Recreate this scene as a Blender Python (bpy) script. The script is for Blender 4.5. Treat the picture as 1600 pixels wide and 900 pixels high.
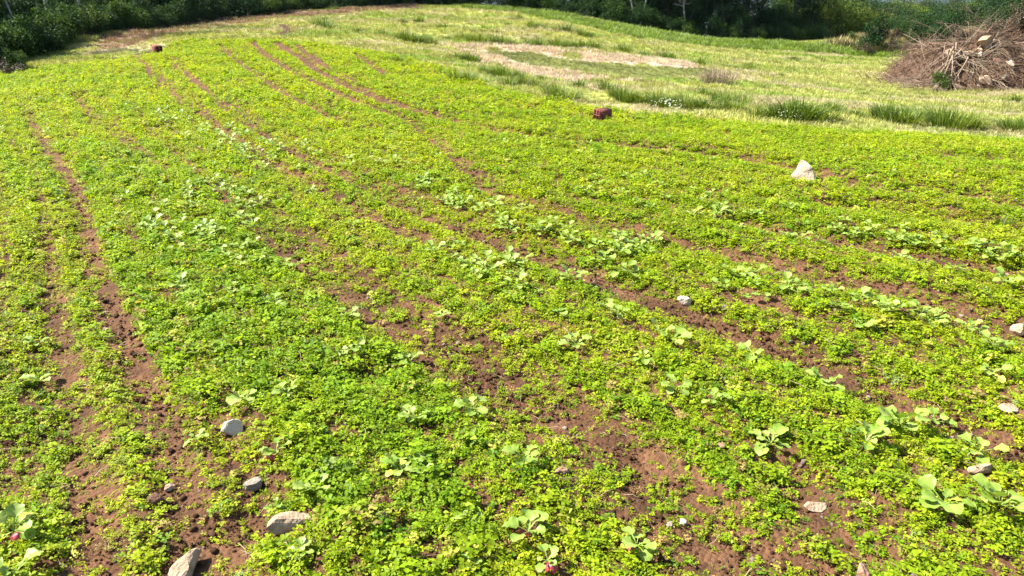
import bpy, bmesh, math, random
import numpy as np
from mathutils import Vector, Matrix, Euler

for o in list(bpy.data.objects):
    bpy.data.objects.remove(o, do_unlink=True)
SC = bpy.context.scene
COL = SC.collection
rng = np.random.default_rng(7)
random.seed(7)
R = math.radians

# ------------------------------------------------------------------ camera
EYE = 1.65
PITCH = R(22.1)
FPX = 1155.0                      # focal length in pixels of a 1600 px wide frame
cam_d = bpy.data.cameras.new('camera')
cam = bpy.data.objects.new('camera', cam_d)
COL.objects.link(cam)
cam.location = (0, 0, EYE)
cam.rotation_euler = (math.pi / 2 - PITCH, 0, 0)
cam_d.sensor_width = 36.0
cam_d.lens = FPX / 1600 * 36
cam_d.clip_start = 0.05
cam_d.clip_end = 9000
SC.camera = cam

# ------------------------------------------------------------------ sky, sun, exposure
SUN_AZ = R(-80)                   # from +Y (view direction), negative = left
SUN_EL = R(47)
w = bpy.data.worlds.new('World'); SC.world = w; w.use_nodes = True
nt = w.node_tree; nt.nodes.clear()
sky = nt.nodes.new('ShaderNodeTexSky'); sky.sky_type = 'NISHITA'; sky.sun_disc = False
sky.sun_elevation = SUN_EL; sky.sun_rotation = SUN_AZ
bg = nt.nodes.new('ShaderNodeBackground'); bg.inputs['Strength'].default_value = 0.075
wo = nt.nodes.new('ShaderNodeOutputWorld')
nt.links.new(sky.outputs[0], bg.inputs[0]); nt.links.new(bg.outputs[0], wo.inputs[0])
sl = bpy.data.lights.new('sun', 'SUN'); sl.energy = 4.8; sl.angle = R(0.53); sl.color = (1.0, 0.965, 0.89)
so = bpy.data.objects.new('sun', sl); COL.objects.link(so)
sdir = Vector((math.sin(SUN_AZ) * math.cos(SUN_EL), math.cos(SUN_AZ) * math.cos(SUN_EL), math.sin(SUN_EL)))
so.rotation_euler = sdir.to_track_quat('Z', 'Y').to_euler()
so.location = sdir * 60
vs = SC.view_settings
vs.view_transform = 'Standard'; vs.look = 'None'; vs.gamma = 1.0; vs.use_curve_mapping = False
vs.exposure = 2.25
SC.render.engine = 'CYCLES'
SC.cycles.max_bounces = 6; SC.cycles.diffuse_bounces = 3; SC.cycles.glossy_bounces = 2
SC.cycles.transmission_bounces = 4; SC.cycles.transparent_max_bounces = 4; SC.cycles.volume_bounces = 0
SC.cycles.sample_clamp_indirect = 6

# ------------------------------------------------------------------ maths helpers
cp, sp = math.cos(PITCH), math.sin(PITCH)
def ray(px, py):
    dx = (px - 800) / FPX; dz = -(py - 450) / FPX
    return np.array([dx, cp + dz * sp, -sp + dz * cp])
def at(px, py, d):
    """point at forward distance d on the sight line of a photo pixel"""
    r = ray(px, py); t = d / r[1]
    return np.array([0, 0, EYE]) + r * t
def project(x, y, z):
    """photo pixel of world points"""
    zz = z - EYE
    depth = y * cp - zz * sp
    up = y * sp + zz * cp
    depth = np.maximum(depth, 0.05)
    return 800 + FPX * x / depth, 450 - FPX * up / depth

def hash2(ix, iy, s):
    h = (ix.astype(np.int64) * 374761393 + iy.astype(np.int64) * 668265263 + s * 974634777) & 0xffffffff
    h = ((h ^ (h >> 13)) * 1274126177) & 0xffffffff
    return ((h ^ (h >> 16)) & 0xffff) / 65535.0
def vnoise(x, y, s=0):
    ix = np.floor(x); iy = np.floor(y); fx = x - ix; fy = y - iy
    fx = fx * fx * (3 - 2 * fx); fy = fy * fy * (3 - 2 * fy)
    a = hash2(ix, iy, s); b = hash2(ix + 1, iy, s); c = hash2(ix, iy + 1, s); d = hash2(ix + 1, iy + 1, s)
    return (a * (1 - fx) + b * fx) * (1 - fy) + (c * (1 - fx) + d * fx) * fy
def fbm(x, y, s=0, o=4):
    v = 0; a = 0.5; t = 0
    for i in range(o):
        v = v + a * vnoise(x, y, s + i * 17); t += a; a *= 0.5; x = x * 2.03 + 5.1; y = y * 2.03 + 1.7
    return v / t
def sstep(a, b, x):
    t = np.clip((x - a) / (b - a), 0, 1); return t * t * (3 - 2 * t)
def in_poly(px, py, poly):
    px = np.asarray(px, float); py = np.asarray(py, float); r = np.zeros(px.shape, bool); n = len(poly)
    for i in range(n):
        x1, y1 = poly[i]; x2, y2 = poly[(i + 1) % n]
        if y1 == y2: continue
        c = ((y1 > py) != (y2 > py)) & (px < (x2 - x1) * (py - y1) / (y2 - y1) + x1)
        r ^= c
    return r

# ------------------------------------------------------------------ terrain: heights at surveyed points, thin-plate spline between
EDGE = [(-420, 185, 13.5), (-200, 142, 16.5), (0, 108, 19.3), (50, 96, 21), (100, 76, 24.5), (160, 57, 28), (280, 40, 34), (400, 25, 40), (520, 14, 45), (640, 9, 48),
        (760, 12, 49), (850, 20, 48.5), (930, 30, 47), (1000, 45, 46), (1100, 60, 46.5), (1200, 68, 47.5), (1300, 69, 50)]
ctl = [tuple(at(*e)) for e in EDGE]
for gx in (-9, -6, -3, 0, 3, 6, 9):
    for gy in (-6, -2, 1.5, 4, 7):
        if abs(gx) < 4 + gy * 0.9 or gy < 5: ctl.append((gx, gy, 0.0))
ctl += [tuple(at(*c)) for c in [
    (943, 186, 11.2), (247, 80, 22), (720, 78, 26), (1100, 106, 22.5), (900, 88, 23.5), (980, 130, 17.5), (820, 105, 19.5), (1280, 180, 12.5), (1500, 190, 13), (1600, 215, 11.5),
    (1390, 140, 21), (1500, 142, 21), (1600, 136, 21.5), (1760, 140, 21.5), (1200, 110, 25), (1280, 95, 34), (1430, 89, 37), (1330, 86, 37.5), (1430, 49, 43), (1560, 49, 43), (1345, 60, 44), (1700, 50, 43),
    (450, 70, 22.5), (600, 60, 26), (640, 150, 12.8), (100, 120, 16.5), (1250, 270, 7.1), (300, 200, 9.6), (750, 30, 40), (560, 30, 37), (900, 45, 36), (1050, 70, 36), (1150, 80, 37)]]
for bx, by, bz in [(-40, 10, .3), (-38, 40, .4), (-30, 70, .4), (-5, 75, .3), (18, 75, -2.5), (30, 58, -3.6), (45, 60, -4.2), (60, 45, -2.5), (25, 95, -6), (60, 100, -7.5), (100, 90, -7.5), (-10, 110, -1),
                   (-60, 120, 0), (60, 160, -9), (120, 150, -8), (0, 170, -5), (170, 60, -5), (-90, 60, 0), (-70, 0, 0), (60, 10, -1), (25, 5, -.3), (-25, 0, 0), (-25, -20, 0), (25, -20, 0), (0, -25, 0), (80, -20, -1), (-70, -25, 0)]:
    ctl.append((bx, by, bz))
ctl = np.array(ctl, float)
def tps_k(r2): return np.where(r2 > 1e-12, 0.5 * r2 * np.log(r2 + 1e-12), 0)
_S = 30.0
_c = ctl[:, :2] / _S; n = len(ctl)
K = tps_k(((_c[:, None] - _c[None]) ** 2).sum(-1)) + np.eye(n) * 1.5e-4
P = np.hstack([np.ones((n, 1)), _c])
A = np.block([[K, P], [P.T, np.zeros((3, 3))]])
_w = np.linalg.solve(A, np.concatenate([ctl[:, 2], np.zeros(3)]))
def base_z(x, y):
    x = np.asarray(x, float); y = np.asarray(y, float); sh = x.shape
    x = np.clip(x.ravel(), -140, 180); y = np.clip(y.ravel(), -40, 175); out = np.empty(x.size)
    for i in range(0, x.size, 20000):
        q = np.stack([x[i:i + 20000], y[i:i + 20000]], 1) / _S
        d = ((q[:, None] - _c[None]) ** 2).sum(-1)
        out[i:i + 20000] = tps_k(d) @ _w[:n] + _w[n] + q @ _w[n + 1:]
    return out.reshape(sh)
def hit(px, py, zf=None):
    """ground point seen at a photo pixel"""
    zf = zf or base_z
    r = ray(px, py); lo, hi = 0.5, None
    ts = np.geomspace(1.0, 400, 500)
    p = np.array([0, 0, EYE])[None] + r[None] * ts[:, None]
    below = p[:, 2] < zf(p[:, 0], p[:, 1])
    k = int(np.argmax(below)) if below.any() else len(ts) - 1
    lo, hi = ts[max(k - 1, 0)], ts[k]
    for _ in range(14):
        m = (lo + hi) / 2; q = np.array([0, 0, EYE]) + r * m
        if q[2] < float(zf(np.array([q[0]]), np.array([q[1]]))[0]): hi = m
        else: lo = m
    q = np.array([0, 0, EYE]) + r * hi
    return q

# ---- furrows: (px, py, bareness) polylines and a width in metres, laid on the ground
FUR_PX = [
    (.11, [(40, 180, .35), (75, 240, .45), (115, 290, .5), (125, 340, .55), (150, 430, .6), (172, 490, .9), (195, 540, .9), (235, 600, .75), (262, 650, .8), (265, 720, .85), (290, 800, .95), (320, 900, .95), (345, 1000, .9)]),
    (.09, [(330, 640, .6), (372, 720, .9), (392, 780, .8), (365, 880, .8), (380, 960, .8)]),
    (.10, [(60, 380, .35), (70, 430, .45), (85, 490, .6), (88, 600, .6), (100, 670, .7), (120, 720, .75), (140, 800, .8), (140, 880, .7), (150, 960, .7)]),
    (.17, [(240, 200, .25), (310, 260, .3), (380, 320, .45), (450, 375, .75), (540, 440, .65), (590, 480, .85), (640, 510, .7), (690, 535, .85)]),
    (.21, [(690, 535, .85), (760, 580, 1), (860, 640, .9), (960, 690, .9), (1030, 760, 1), (1090, 830, 1), (1160, 890, .95), (1230, 960, .9)]),
    (.15, [(560, 280, .3), (680, 340, .55), (770, 368, .85), (860, 400, .85), (930, 430, .85), (1000, 460, .95), (1080, 490, .85), (1160, 515, .8), (1240, 545, .85), (1320, 580, .95), (1400, 620, .8), (1480, 650, .8), (1560, 680, .8), (1660, 710, .8)]),
    (.13, [(780, 310, .65), (880, 335, .4), (1000, 370, .45), (1060, 380, .5), (1150, 395, .7), (1230, 415, .8), (1330, 440, .85), (1400, 455, .85), (1450, 470, .85), (1520, 495, .85), (1600, 518, .85), (1680, 540, .8)]),
    (.12, [(1180, 350, .4), (1260, 365, .75), (1350, 380, .65), (1420, 395, .75), (1510, 412, .85), (1600, 425, .85), (1680, 440, .8)]),
    (.14, [(800, 208, .35), (950, 222, .7), (1100, 238, .75), (1160, 245, .6), (1250, 262, .35), (1350, 290, .4), (1500, 300, .4), (1600, 320, .5)]),
    (.14, [(1440, 240, .3), (1500, 243, .75), (1560, 248, .65), (1600, 252, .4)]),
    (.13, [(1300, 318, .4), (1450, 330, .5), (1600, 350, .5)]),
    (.08, [(345, 72, .5), (385, 105, .6), (450, 150, .5), (540, 190, .4)]),
    (.105, [(395, 68, .7), (430, 95, .75), (500, 133, .75), (560, 160, .6), (640, 185, .4)]),
    (.10, [(430, 68, .9), (470, 90, .95), (520, 125, .85), (600, 158, .95), (650, 172, .9), (720, 192, .4), (800, 208, .35)]),
    (.08, [(460, 70, .65), (510, 105, .75), (560, 130, .5)]),
    (.07, [(555, 85, .6), (605, 118, .85)]),
    (.10, [(205, 80, .25), (225, 100, .42), (258, 132, .5)]),
    (.105, [(265, 90, .3), (288, 113, .55), (312, 132, .62), (345, 155, .3), (420, 215, .33)]),
    (.09, [(120, 150, .3), (160, 190, .45), (240, 260, .35)]),
    (.11, [(345, 155, .4), (420, 212, .5), (520, 265, .5), (600, 298, .5), (680, 340, .55)]), (.11, [(258, 132, .4), (330, 190, .45), (430, 260, .4), (560, 330, .35), (640, 370, .35)]), (.11, [(640, 185, .4), (700, 235, .45), (780, 308, .5)]),
    (.2, [(163, 94, .9), (185, 88, .9), (205, 88, .95), (222, 82, .9), (236, 77, .8)]),
    (.3, [(300, 46, .8), (360, 40, .7), (410, 37, .95), (440, 39, .95), (452, 46, .9), (435, 58, .7)]),
    (.22, [(375, 48, .6), (410, 47, .7), (428, 44, .6)]),
    (.10, [(1262, 775, 1), (1305, 820, 1)]), (.09, [(1205, 850, .95), (1290, 900, .95)]), (.07, [(1330, 850, .8), (1350, 870, .8)]),
    (.08, [(960, 640, .9), (1010, 700, .9)]), (.07, [(1220, 700, .8), (1250, 740, .7)]), (.08, [(560, 590, .0), (700, 540, .5)]), (.10, [(20, 740, .6), (40, 690, .6)]),
]
FUR = []
for wd, pl in FUR_PX:
    pts_ = [(*hit(a, b)[:2], c) for a, b, c in pl]
    kf = float(np.interp(np.mean([q[1] for q in pts_]), [3.5, 6, 15], [1, 1.12, 1.3]))
    FUR.append((wd * (kf if wd != .105 else 1), [(a, b, min(1.12, c * kf)) for a, b, c in pts_]))
def bareness(x, y):
    """0 = fully overgrown, 1 = bare soil, before noise; also the furrow depth weight"""
    b = np.zeros(x.shape); g = np.zeros(x.shape)
    for wd, pl in FUR:
        for (x1, y1, c1), (x2, y2, c2) in zip(pl[:-1], pl[1:]):
            m_ = wd * 3.2
            k = (x > min(x1, x2) - m_) & (x < max(x1, x2) + m_) & (y > min(y1, y2) - m_) & (y < max(y1, y2) + m_)
            if not k.any(): continue
            xk, yk = x[k], y[k]
            L2 = (x2 - x1) ** 2 + (y2 - y1) ** 2 + 1e-9
            t = np.clip(((xk - x1) * (x2 - x1) + (yk - y1) * (y2 - y1)) / L2, 0, 1)
            d = np.hypot(xk - x1 - t * (x2 - x1), yk - y1 - t * (y2 - y1))
            c = c1 + t * (c2 - c1)
            b[k] = np.maximum(b[k], c * np.exp(-(d / wd) ** 2)); g[k] = np.maximum(g[k], np.exp(-(d / (wd * 1.5)) ** 2))
    return b, g
def ground_z(x, y):
    x = np.asarray(x, float); y = np.asarray(y, float)
    z = base_z(x, y)
    r = np.hypot(x, y)
    near = sstep(26, 18, r)
    _, g = bareness(x, y)
    z = z - 0.05 * g * near + (fbm(x * 1.7, y * 1.7, 3) - .5) * 0.06 * near
    z = z + (fbm(x * 0.45, y * 0.45, 9, 3) - .5) * 0.22 * sstep(9, 22, r)
    return z
def gpt(px, py):
    q = hit(px, py); return np.array([q[0], q[1], float(ground_z(np.array([q[0]]), np.array([q[1]]))[0])])

# ---- zones, drawn as outlines on the surveyed ground
FIELD = [(-900, 330), (-400, 165), (0, 112), (110, 100), (165, 93), (240, 79), (300, 66), (450, 65), (560, 78), (700, 108), (760, 138), (850, 157), (1000, 178), (1200, 197), (1450, 212), (1600, 222), (2300, 260), (2600, 2500), (-1600, 2500)]
BROWN = [(140, 66), (200, 45), (300, 28), (420, 19), (520, 16), (640, 7), (660, 14), (500, 24), (400, 36), (300, 45), (260, 57), (200, 76), (160, 78)]
RING_A = [(700, 73), (800, 70), (900, 77), (1000, 90), (1090, 100), (1085, 109), (1000, 103), (900, 91), (800, 80), (740, 80)]
RING_B = [(710, 76), (740, 80), (790, 93), (850, 104), (920, 114), (990, 121), (1003, 131), (920, 132), (850, 123), (790, 108), (740, 92)]
POND = [(735, 79), (800, 78), (900, 88), (1000, 101), (1085, 107), (1130, 112), (1080, 120), (990, 124), (920, 117), (850, 107), (790, 96)]
LUSH = [(640, 6), (850, 18), (940, 34), (1000, 48), (1100, 62), (1290, 71), (1440, 80), (1440, 92), (1290, 84), (1180, 78), (1080, 72), (980, 58), (900, 40), (800, 20)]
BANK = [(1285, 72), (1340, 58), (1420, 46), (1620, 46), (1900, 50), (1900, 95), (1440, 88), (1360, 82)]
def zones(x, y):
    z = base_z(x, y); px, py = project(x, y, z)
    wob = (fbm(x * .8, y * .8, 21) - .5) * 12; px = px + wob * 2; py = py + wob * .35
    front = y > 0.3
    f = {k: in_poly(px, py, v) & front for k, v in dict(brown=BROWN, ring=RING_A, ring2=RING_B, pond=POND, lush=LUSH, bank=BANK).items()}
    f['field'] = in_poly(px, py, FIELD) | ~front
    f['ring'] |= f['ring2']
    f['px'], f['py'] = px, py
    return f
C_SOIL = np.array([.080, .039, .019]); C_MOW = np.array([.272, .278, .068]); C_LUSH = np.array([.120, .180, .014]); C_STRAW = np.array([.43, .335, .245])
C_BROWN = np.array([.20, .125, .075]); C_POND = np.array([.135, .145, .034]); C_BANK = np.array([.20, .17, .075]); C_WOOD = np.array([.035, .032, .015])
def grass_col(x, y, Z):
    n1 = fbm(x * .35, y * .35, 40)[:, None]; n2 = fbm(x * 1.6, y * 1.6, 41)[:, None]
    c = C_MOW * (0.5 + 1.0 * n2); k_ = sstep(.47, .66, fbm(x * .25 + y * .1, y * .8, 43)[:, None] * .6 + n2 * .4) * .85; c = c * (1 - k_) + C_LUSH * 1.2 * k_; k2 = sstep(.55, .68, fbm(x * .5 + 30, y * 1.1, 47)[:, None]) * .55; c = c * (1 - k2) + C_STRAW * .95 * k2
    def put(m, col, v=.5): c[m] = (col * (1 - v / 2 + v * n2))[m]
    put(Z['lush'], C_LUSH); put(Z['bank'], C_BANK, .8)
    m = Z['bank'] & (n1[:, 0] > .5); c[m] = (np.array([.085, .095, .030]) * (0.6 + .8 * n2))[m]
    put(Z['pond'], C_POND); put(Z['ring'], C_STRAW, .5)
    m = Z['ring'] & (n2[:, 0] > .6); c[m] = C_MOW * .8
    put(Z['brown'], C_BROWN, .7)
    m = Z['brown'] & (n2[:, 0] > .60); c[m] = C_POND
    return c

# ------------------------------------------------------------------ material helpers
def newmat(name):
    m = bpy.data.materials.new(name); m.use_nodes = True; t = m.node_tree; t.nodes.clear()
    return m, t, t.nodes.new, t.links.new
def leaf_mat(name, colors=None, attr=None, trans=0.35, rough=0.5, spec=0.3, rnd=True, tgain=(1.25, 1.15, .6)):
    """thin leaf: diffuse + gloss on top, light passing through; colour from a ramp over leaf/plant variation or the scatter's colour attribute"""
    m, t, N, L = newmat(name)
    out = N('ShaderNodeOutputMaterial'); b = N('ShaderNodeBsdfPrincipled'); tr = N('ShaderNodeBsdfTranslucent'); mx = N('ShaderNodeMixShader')
    lv = N('ShaderNodeAttribute'); lv.attribute_name = 'lv'
    if attr:
        a = N('ShaderNodeAttribute'); a.attribute_name = attr; a.attribute_type = 'INSTANCER'
        ml = N('ShaderNodeMath'); ml.operation = 'MULTIPLY_ADD'; ml.inputs[1].default_value = .9; ml.inputs[2].default_value = .55; L(lv.outputs['Fac'], ml.inputs[0])
        sc = N('ShaderNodeVectorMath'); sc.operation = 'SCALE'; L(a.outputs['Vector'], sc.inputs[0]); L(ml.outputs[0], sc.inputs['Scale'])
        col = sc.outputs[0]
    else:
        rp = N('ShaderNodeValToRGB'); el = rp.color_ramp.elements
        for i, c in enumerate(colors):
            p = i / max(1, len(colors) - 1)
            e = el[i] if i < 2 else el.new(p)
            e.position = p; e.color = (*c, 1)
        oi = N('ShaderNodeObjectInfo'); ad = N('ShaderNodeMath'); ad.operation = 'MULTIPLY_ADD'; ad.inputs[1].default_value = .6 if rnd else 1
        m2 = N('ShaderNodeMath'); m2.operation = 'MULTIPLY'; m2.inputs[1].default_value = .4 if rnd else 0
        L(oi.outputs['Random'], m2.inputs[0]); L(lv.outputs['Fac'], ad.inputs[0]); L(m2.outputs[0], ad.inputs[2]); L(ad.outputs[0], rp.inputs[0])
        col = rp.outputs[0]
    L(col, b.inputs['Base Color'])
    tg = N('ShaderNodeVectorMath'); tg.operation = 'MULTIPLY'; tg.inputs[1].default_value = tgain; L(col, tg.inputs[0]); L(tg.outputs[0], tr.inputs['Color'])
    b.inputs['Roughness'].default_value = rough; b.inputs['Specular IOR Level'].default_value = spec
    mx.inputs[0].default_value = trans; L(b.outputs[0], mx.inputs[1]); L(tr.outputs[0], mx.inputs[2]); L(mx.outputs[0], out.inputs[0])
    return m
def solid_mat(name, c1, c2, scale=8, rough=.9, bump=.3, bscale=None, detail=6, spec=.2):
    m, t, N, L = newmat(name)
    out = N('ShaderNodeOutputMaterial'); b = N('ShaderNodeBsdfPrincipled'); tc = N('ShaderNodeTexCoord')
    nz = N('ShaderNodeTexNoise'); nz.inputs['Scale'].default_value = scale; nz.inputs['Detail'].default_value = detail; nz.inputs['Roughness'].default_value = .65
    rp = N('ShaderNodeValToRGB'); rp.color_ramp.elements[0].position = .35; rp.color_ramp.elements[1].position = .68
    rp.color_ramp.elements[0].color = (*c1, 1); rp.color_ramp.elements[1].color = (*c2, 1)
    n2 = N('ShaderNodeTexNoise'); n2.inputs['Scale'].default_value = bscale or scale * 4; n2.inputs['Detail'].default_value = 8
    bp = N('ShaderNodeBump'); bp.inputs['Strength'].default_value = bump; bp.inputs['Distance'].default_value = .02
    L(tc.outputs['Object'], nz.inputs['Vector']); L(tc.outputs['Object'], n2.inputs['Vector']); L(nz.outputs['Fac'], rp.inputs[0]); L(rp.outputs[0], b.inputs['Base Color'])
    L(n2.outputs['Fac'], bp.inputs['Height']); L(bp.outputs[0], b.inputs['Normal']); L(b.outputs[0], out.inputs[0])
    b.inputs['Roughness'].default_value = rough; b.inputs['Specular IOR Level'].default_value = spec
    return m
def col_mat(name, attr, atype, rough=.95, vary=.5):
    """earth / thatch: colour stored with the points, broken up by grain and relief"""
    m, t, N, L = newmat(name)
    out = N('ShaderNodeOutputMaterial'); b = N('ShaderNodeBsdfPrincipled'); tc = N('ShaderNodeTexCoord')
    a = N('ShaderNodeAttribute'); a.attribute_name = attr; a.attribute_type = atype
    n1 = N('ShaderNodeTexNoise'); n1.inputs['Scale'].default_value = 9; n1.inputs['Detail'].default_value = 10; n1.inputs['Roughness'].default_value = .7
    mr = N('ShaderNodeMapRange'); mr.inputs['From Min'].default_value = .3; mr.inputs['From Max'].default_value = .7; mr.inputs['To Min'].default_value = 1 - vary; mr.inputs['To Max'].default_value = 1 + vary
    sc = N('ShaderNodeVectorMath'); sc.operation = 'SCALE'
    n2 = N('ShaderNodeTexNoise'); n2.inputs['Scale'].default_value = 60; n2.inputs['Detail'].default_value = 6; n2.inputs['Roughness'].default_value = .7
    vo = N('ShaderNodeTexVoronoi'); vo.inputs['Scale'].default_value = 55
    ad = N('ShaderNodeMath'); ad.operation = 'SUBTRACT'
    bp = N('ShaderNodeBump'); bp.inputs['Strength'].default_value = .8; bp.inputs['Distance'].default_value = .012
    for q in (n1, n2, vo): L(tc.outputs['Object'], q.inputs['Vector'])
    L(n1.outputs['Fac'], mr.inputs['Value']); L(a.outputs['Vector'], sc.inputs[0]); L(mr.outputs[0], sc.inputs['Scale']); L(sc.outputs[0], b.inputs['Base Color'])
    L(n2.outputs['Fac'], ad.inputs[0]); L(vo.outputs['Distance'], ad.inputs[1]); L(ad.outputs[0], bp.inputs['Height']); L(bp.outputs[0], b.inputs['Normal'])
    b.inputs['Roughness'].default_value = rough; b.inputs['Specular IOR Level'].default_value = .1
    L(b.outputs[0], out.inputs[0])
    return m

# ------------------------------------------------------------------ mesh helpers
def np_mesh(name, V, F, mat, lv=None, smooth=False):
    """F: list of arrays of equal-size faces"""
    me = bpy.data.meshes.new(name)
    V = np.asarray(V, np.float32); F = [np.asarray(f, np.int32) for f in F if len(f)]
    me.vertices.add(len(V)); me.vertices.foreach_set('co', V.ravel())
    nl = sum(f.size for f in F); npoly = sum(len(f) for f in F)
    me.loops.add(nl); me.polygons.add(npoly)
    me.loops.foreach_set('vertex_index', np.concatenate([f.ravel() for f in F]))
    tot = np.concatenate([np.full(len(f), f.shape[1], np.int32) for f in F])
    me.polygons.foreach_set('loop_start', np.concatenate([[0], np.cumsum(tot)[:-1]]).astype(np.int32))
    if lv is not None:
        at_ = me.attributes.new('lv', 'FLOAT', 'POINT'); at_.data.foreach_set('value', np.asarray(lv, np.float32))
    if smooth: me.polygons.foreach_set('use_smooth', np.ones(npoly, bool))
    me.materials.append(mat); me.update(); me.validate()
    return me
def tag(o, label=None, cat=None, group=None, kind=None):
    if label: o['label'] = label
    if cat: o['category'] = cat
    if group: o['group'] = group
    if kind: o['kind'] = kind
    return o
def obj(name, me, parent=None, loc=(0, 0, 0), rot=(0, 0, 0), scale=1.0):
    o = bpy.data.objects.new(name, me); COL.objects.link(o)
    o.location = loc; o.rotation_euler = rot
    o.scale = (scale,) * 3 if np.isscalar(scale) else scale
    if parent: o.parent = parent
    return o
class Geo:
    """collects tubes, leaves and lumps into one mesh"""
    def __init__(s): s.V = []; s.Q = []; s.T = []; s.lv = []; s.n = 0
    def add(s, V, Q=(), T=(), lv=.5):
        V = np.asarray(V, float); s.V.append(V)
        if len(Q): s.Q.append(np.asarray(Q) + s.n)
        if len(T): s.T.append(np.asarray(T) + s.n)
        s.lv.append(np.full(len(V), lv) if np.isscalar(lv) else lv); s.n += len(V)
    def tube(s, pts, rads, k=5, lv=.5):
        pts = np.asarray(pts, float); n = len(pts)
        tg = np.gradient(pts, axis=0); tg /= np.linalg.norm(tg, axis=1)[:, None] + 1e-9
        ref = np.array([0, 0, 1.]) if abs(tg[0][2]) < .9 else np.array([1., 0, 0])
        V = []
        for i in range(n):
            u = np.cross(tg[i], ref); u /= np.linalg.norm(u) + 1e-9; v = np.cross(tg[i], u)
            for j in range(k):
                a = 2 * math.pi * j / k
                V.append(pts[i] + rads[i] * (math.cos(a) * u + math.sin(a) * v))
        Q = [[i * k + j, i * k + (j + 1) % k, (i + 1) * k + (j + 1) % k, (i + 1) * k + j] for i in range(n - 1) for j in range(k)]
        V.append(pts[-1] + tg[-1] * rads[-1]); T = [[(n - 1) * k + j, (n - 1) * k + (j + 1) % k, n * k] for j in range(k)]
        s.add(V, Q, T, lv)
    def mesh(s, name, mat, smooth=False):
        return np_mesh(name, np.concatenate(s.V), [np.concatenate(q) for q in (s.Q, s.T) if q], mat, np.concatenate(s.lv), smooth)
def frame(d, up=(0, 0, 1)):
    d = np.asarray(d, float); d = d / (np.linalg.norm(d) + 1e-9)
    s = np.cross(d, up); ln = np.linalg.norm(s)
    s = np.array([1., 0, 0]) if ln < 1e-4 else s / ln
    return d, s, np.cross(s, d)
def small_leaf(g, base, d, length, width, droop, lv, fold=.25, roll=0, up=(0, 0, 1)):
    """spoon-shaped leaf: 8 points, folded along the midrib and bending over"""
    d, s, u = frame(d, up)
    if roll: s, u = s * math.cos(roll) + u * math.sin(roll), u * math.cos(roll) - s * math.sin(roll)
    def P(t, wx, f): return base + d * length * t - np.array([0, 0, 1]) * droop * length * t * t + s * wx + u * f
    h = width / 2
    V = [P(0, 0, 0), P(.42, -h * .72, h * fold), P(.42, 0, 0), P(.42, h * .72, h * fold), P(.76, -h, h * fold), P(.76, 0, 0), P(.76, h, h * fold), P(1, 0, 0)]
    g.add(V, [[1, 2, 5, 4], [2, 3, 6, 5]], [[0, 2, 1], [0, 3, 2], [4, 5, 7], [5, 6, 7]], lv)
def leaf_cloud(centers, normals, length, width, r):
    """many kite-shaped leaves as arrays (V, Q, lv)"""
    N_ = len(centers)
    d = r.normal(size=(N_, 3)); d[:, 2] -= .35; d = d + normals * .7; d /= np.linalg.norm(d, axis=1)[:, None]
    ref = r.normal(size=(N_, 3)) * .6 + np.array([0, 0, 1.2]); s = np.cross(d, ref); s /= np.linalg.norm(s, axis=1)[:, None] + 1e-9
    u = np.cross(s, d)
    l = length * r.uniform(.6, 1.3, (N_, 1)); wd = width * r.uniform(.7, 1.25, (N_, 1))
    V = np.stack([centers, centers + d * l * .5 - s * wd * .5 + u * wd * .12, centers + d * l - u * l * .12, centers + d * l * .5 + s * wd * .5 + u * wd * .12], 1)
    Q = np.arange(N_ * 4).reshape(N_, 4)
    return V.reshape(-1, 3), Q, np.repeat(np.clip(r.normal(.5, .22, N_), 0, 1), 4)

# ------------------------------------------------------------------ scatter (ground cover nobody could count)
def scatter(name, P, rot, scl, pid, col, protos, label, cat):
    me = bpy.data.meshes.new(name); me.vertices.add(len(P)); me.vertices.foreach_set('co', np.asarray(P, np.float32).ravel())
    def A_(nm, ty, arr, key):
        a = me.attributes.new(nm, ty, 'POINT'); a.data.foreach_set(key, np.ascontiguousarray(arr).ravel())
    A_('rot', 'FLOAT_VECTOR', rot.astype(np.float32), 'vector'); A_('scl', 'FLOAT', scl.astype(np.float32), 'value')
    A_('pid', 'INT', pid.astype(np.int32), 'value'); A_('col', 'FLOAT_VECTOR', col.astype(np.float32), 'vector')
    o = obj(name, me); tag(o, label, cat, kind='stuff')
    ng = bpy.data.node_groups.new(name + '_nodes', 'GeometryNodeTree')
    ng.interface.new_socket('Geometry', in_out='INPUT', socket_type='NodeSocketGeometry')
    ng.interface.new_socket('Geometry', in_out='OUTPUT', socket_type='NodeSocketGeometry')
    N, L = ng.nodes.new, ng.links.new
    gi = N('NodeGroupInput'); go = N('NodeGroupOutput'); ip = N('GeometryNodeInstanceOnPoints'); jg = N('GeometryNodeJoinGeometry')
    for q in protos:
        po = bpy.data.objects.new(q.name, q)
        oi = N('GeometryNodeObjectInfo'); oi.inputs['Object'].default_value = po
        gt = N('GeometryNodeGeometryToInstance'); L(oi.outputs['Geometry'], gt.inputs[0]); L(gt.outputs[0], jg.inputs[0])
    def NA(nm, ty):
        a = N('GeometryNodeInputNamedAttribute'); a.data_type = ty; a.inputs['Name'].default_value = nm; return a.outputs['Attribute']
    L(gi.outputs[0], ip.inputs['Points']); L(jg.outputs[0], ip.inputs['Instance']); ip.inputs['Pick Instance'].default_value = True
    L(NA('pid', 'INT'), ip.inputs['Instance Index']); L(NA('rot', 'FLOAT_VECTOR'), ip.inputs['Rotation']); L(NA('scl', 'FLOAT'), ip.inputs['Scale'])
    L(ip.outputs[0], go.inputs[0])
    md = o.modifiers.new('scatter', 'NODES'); md.node_group = ng
    return o
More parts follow.
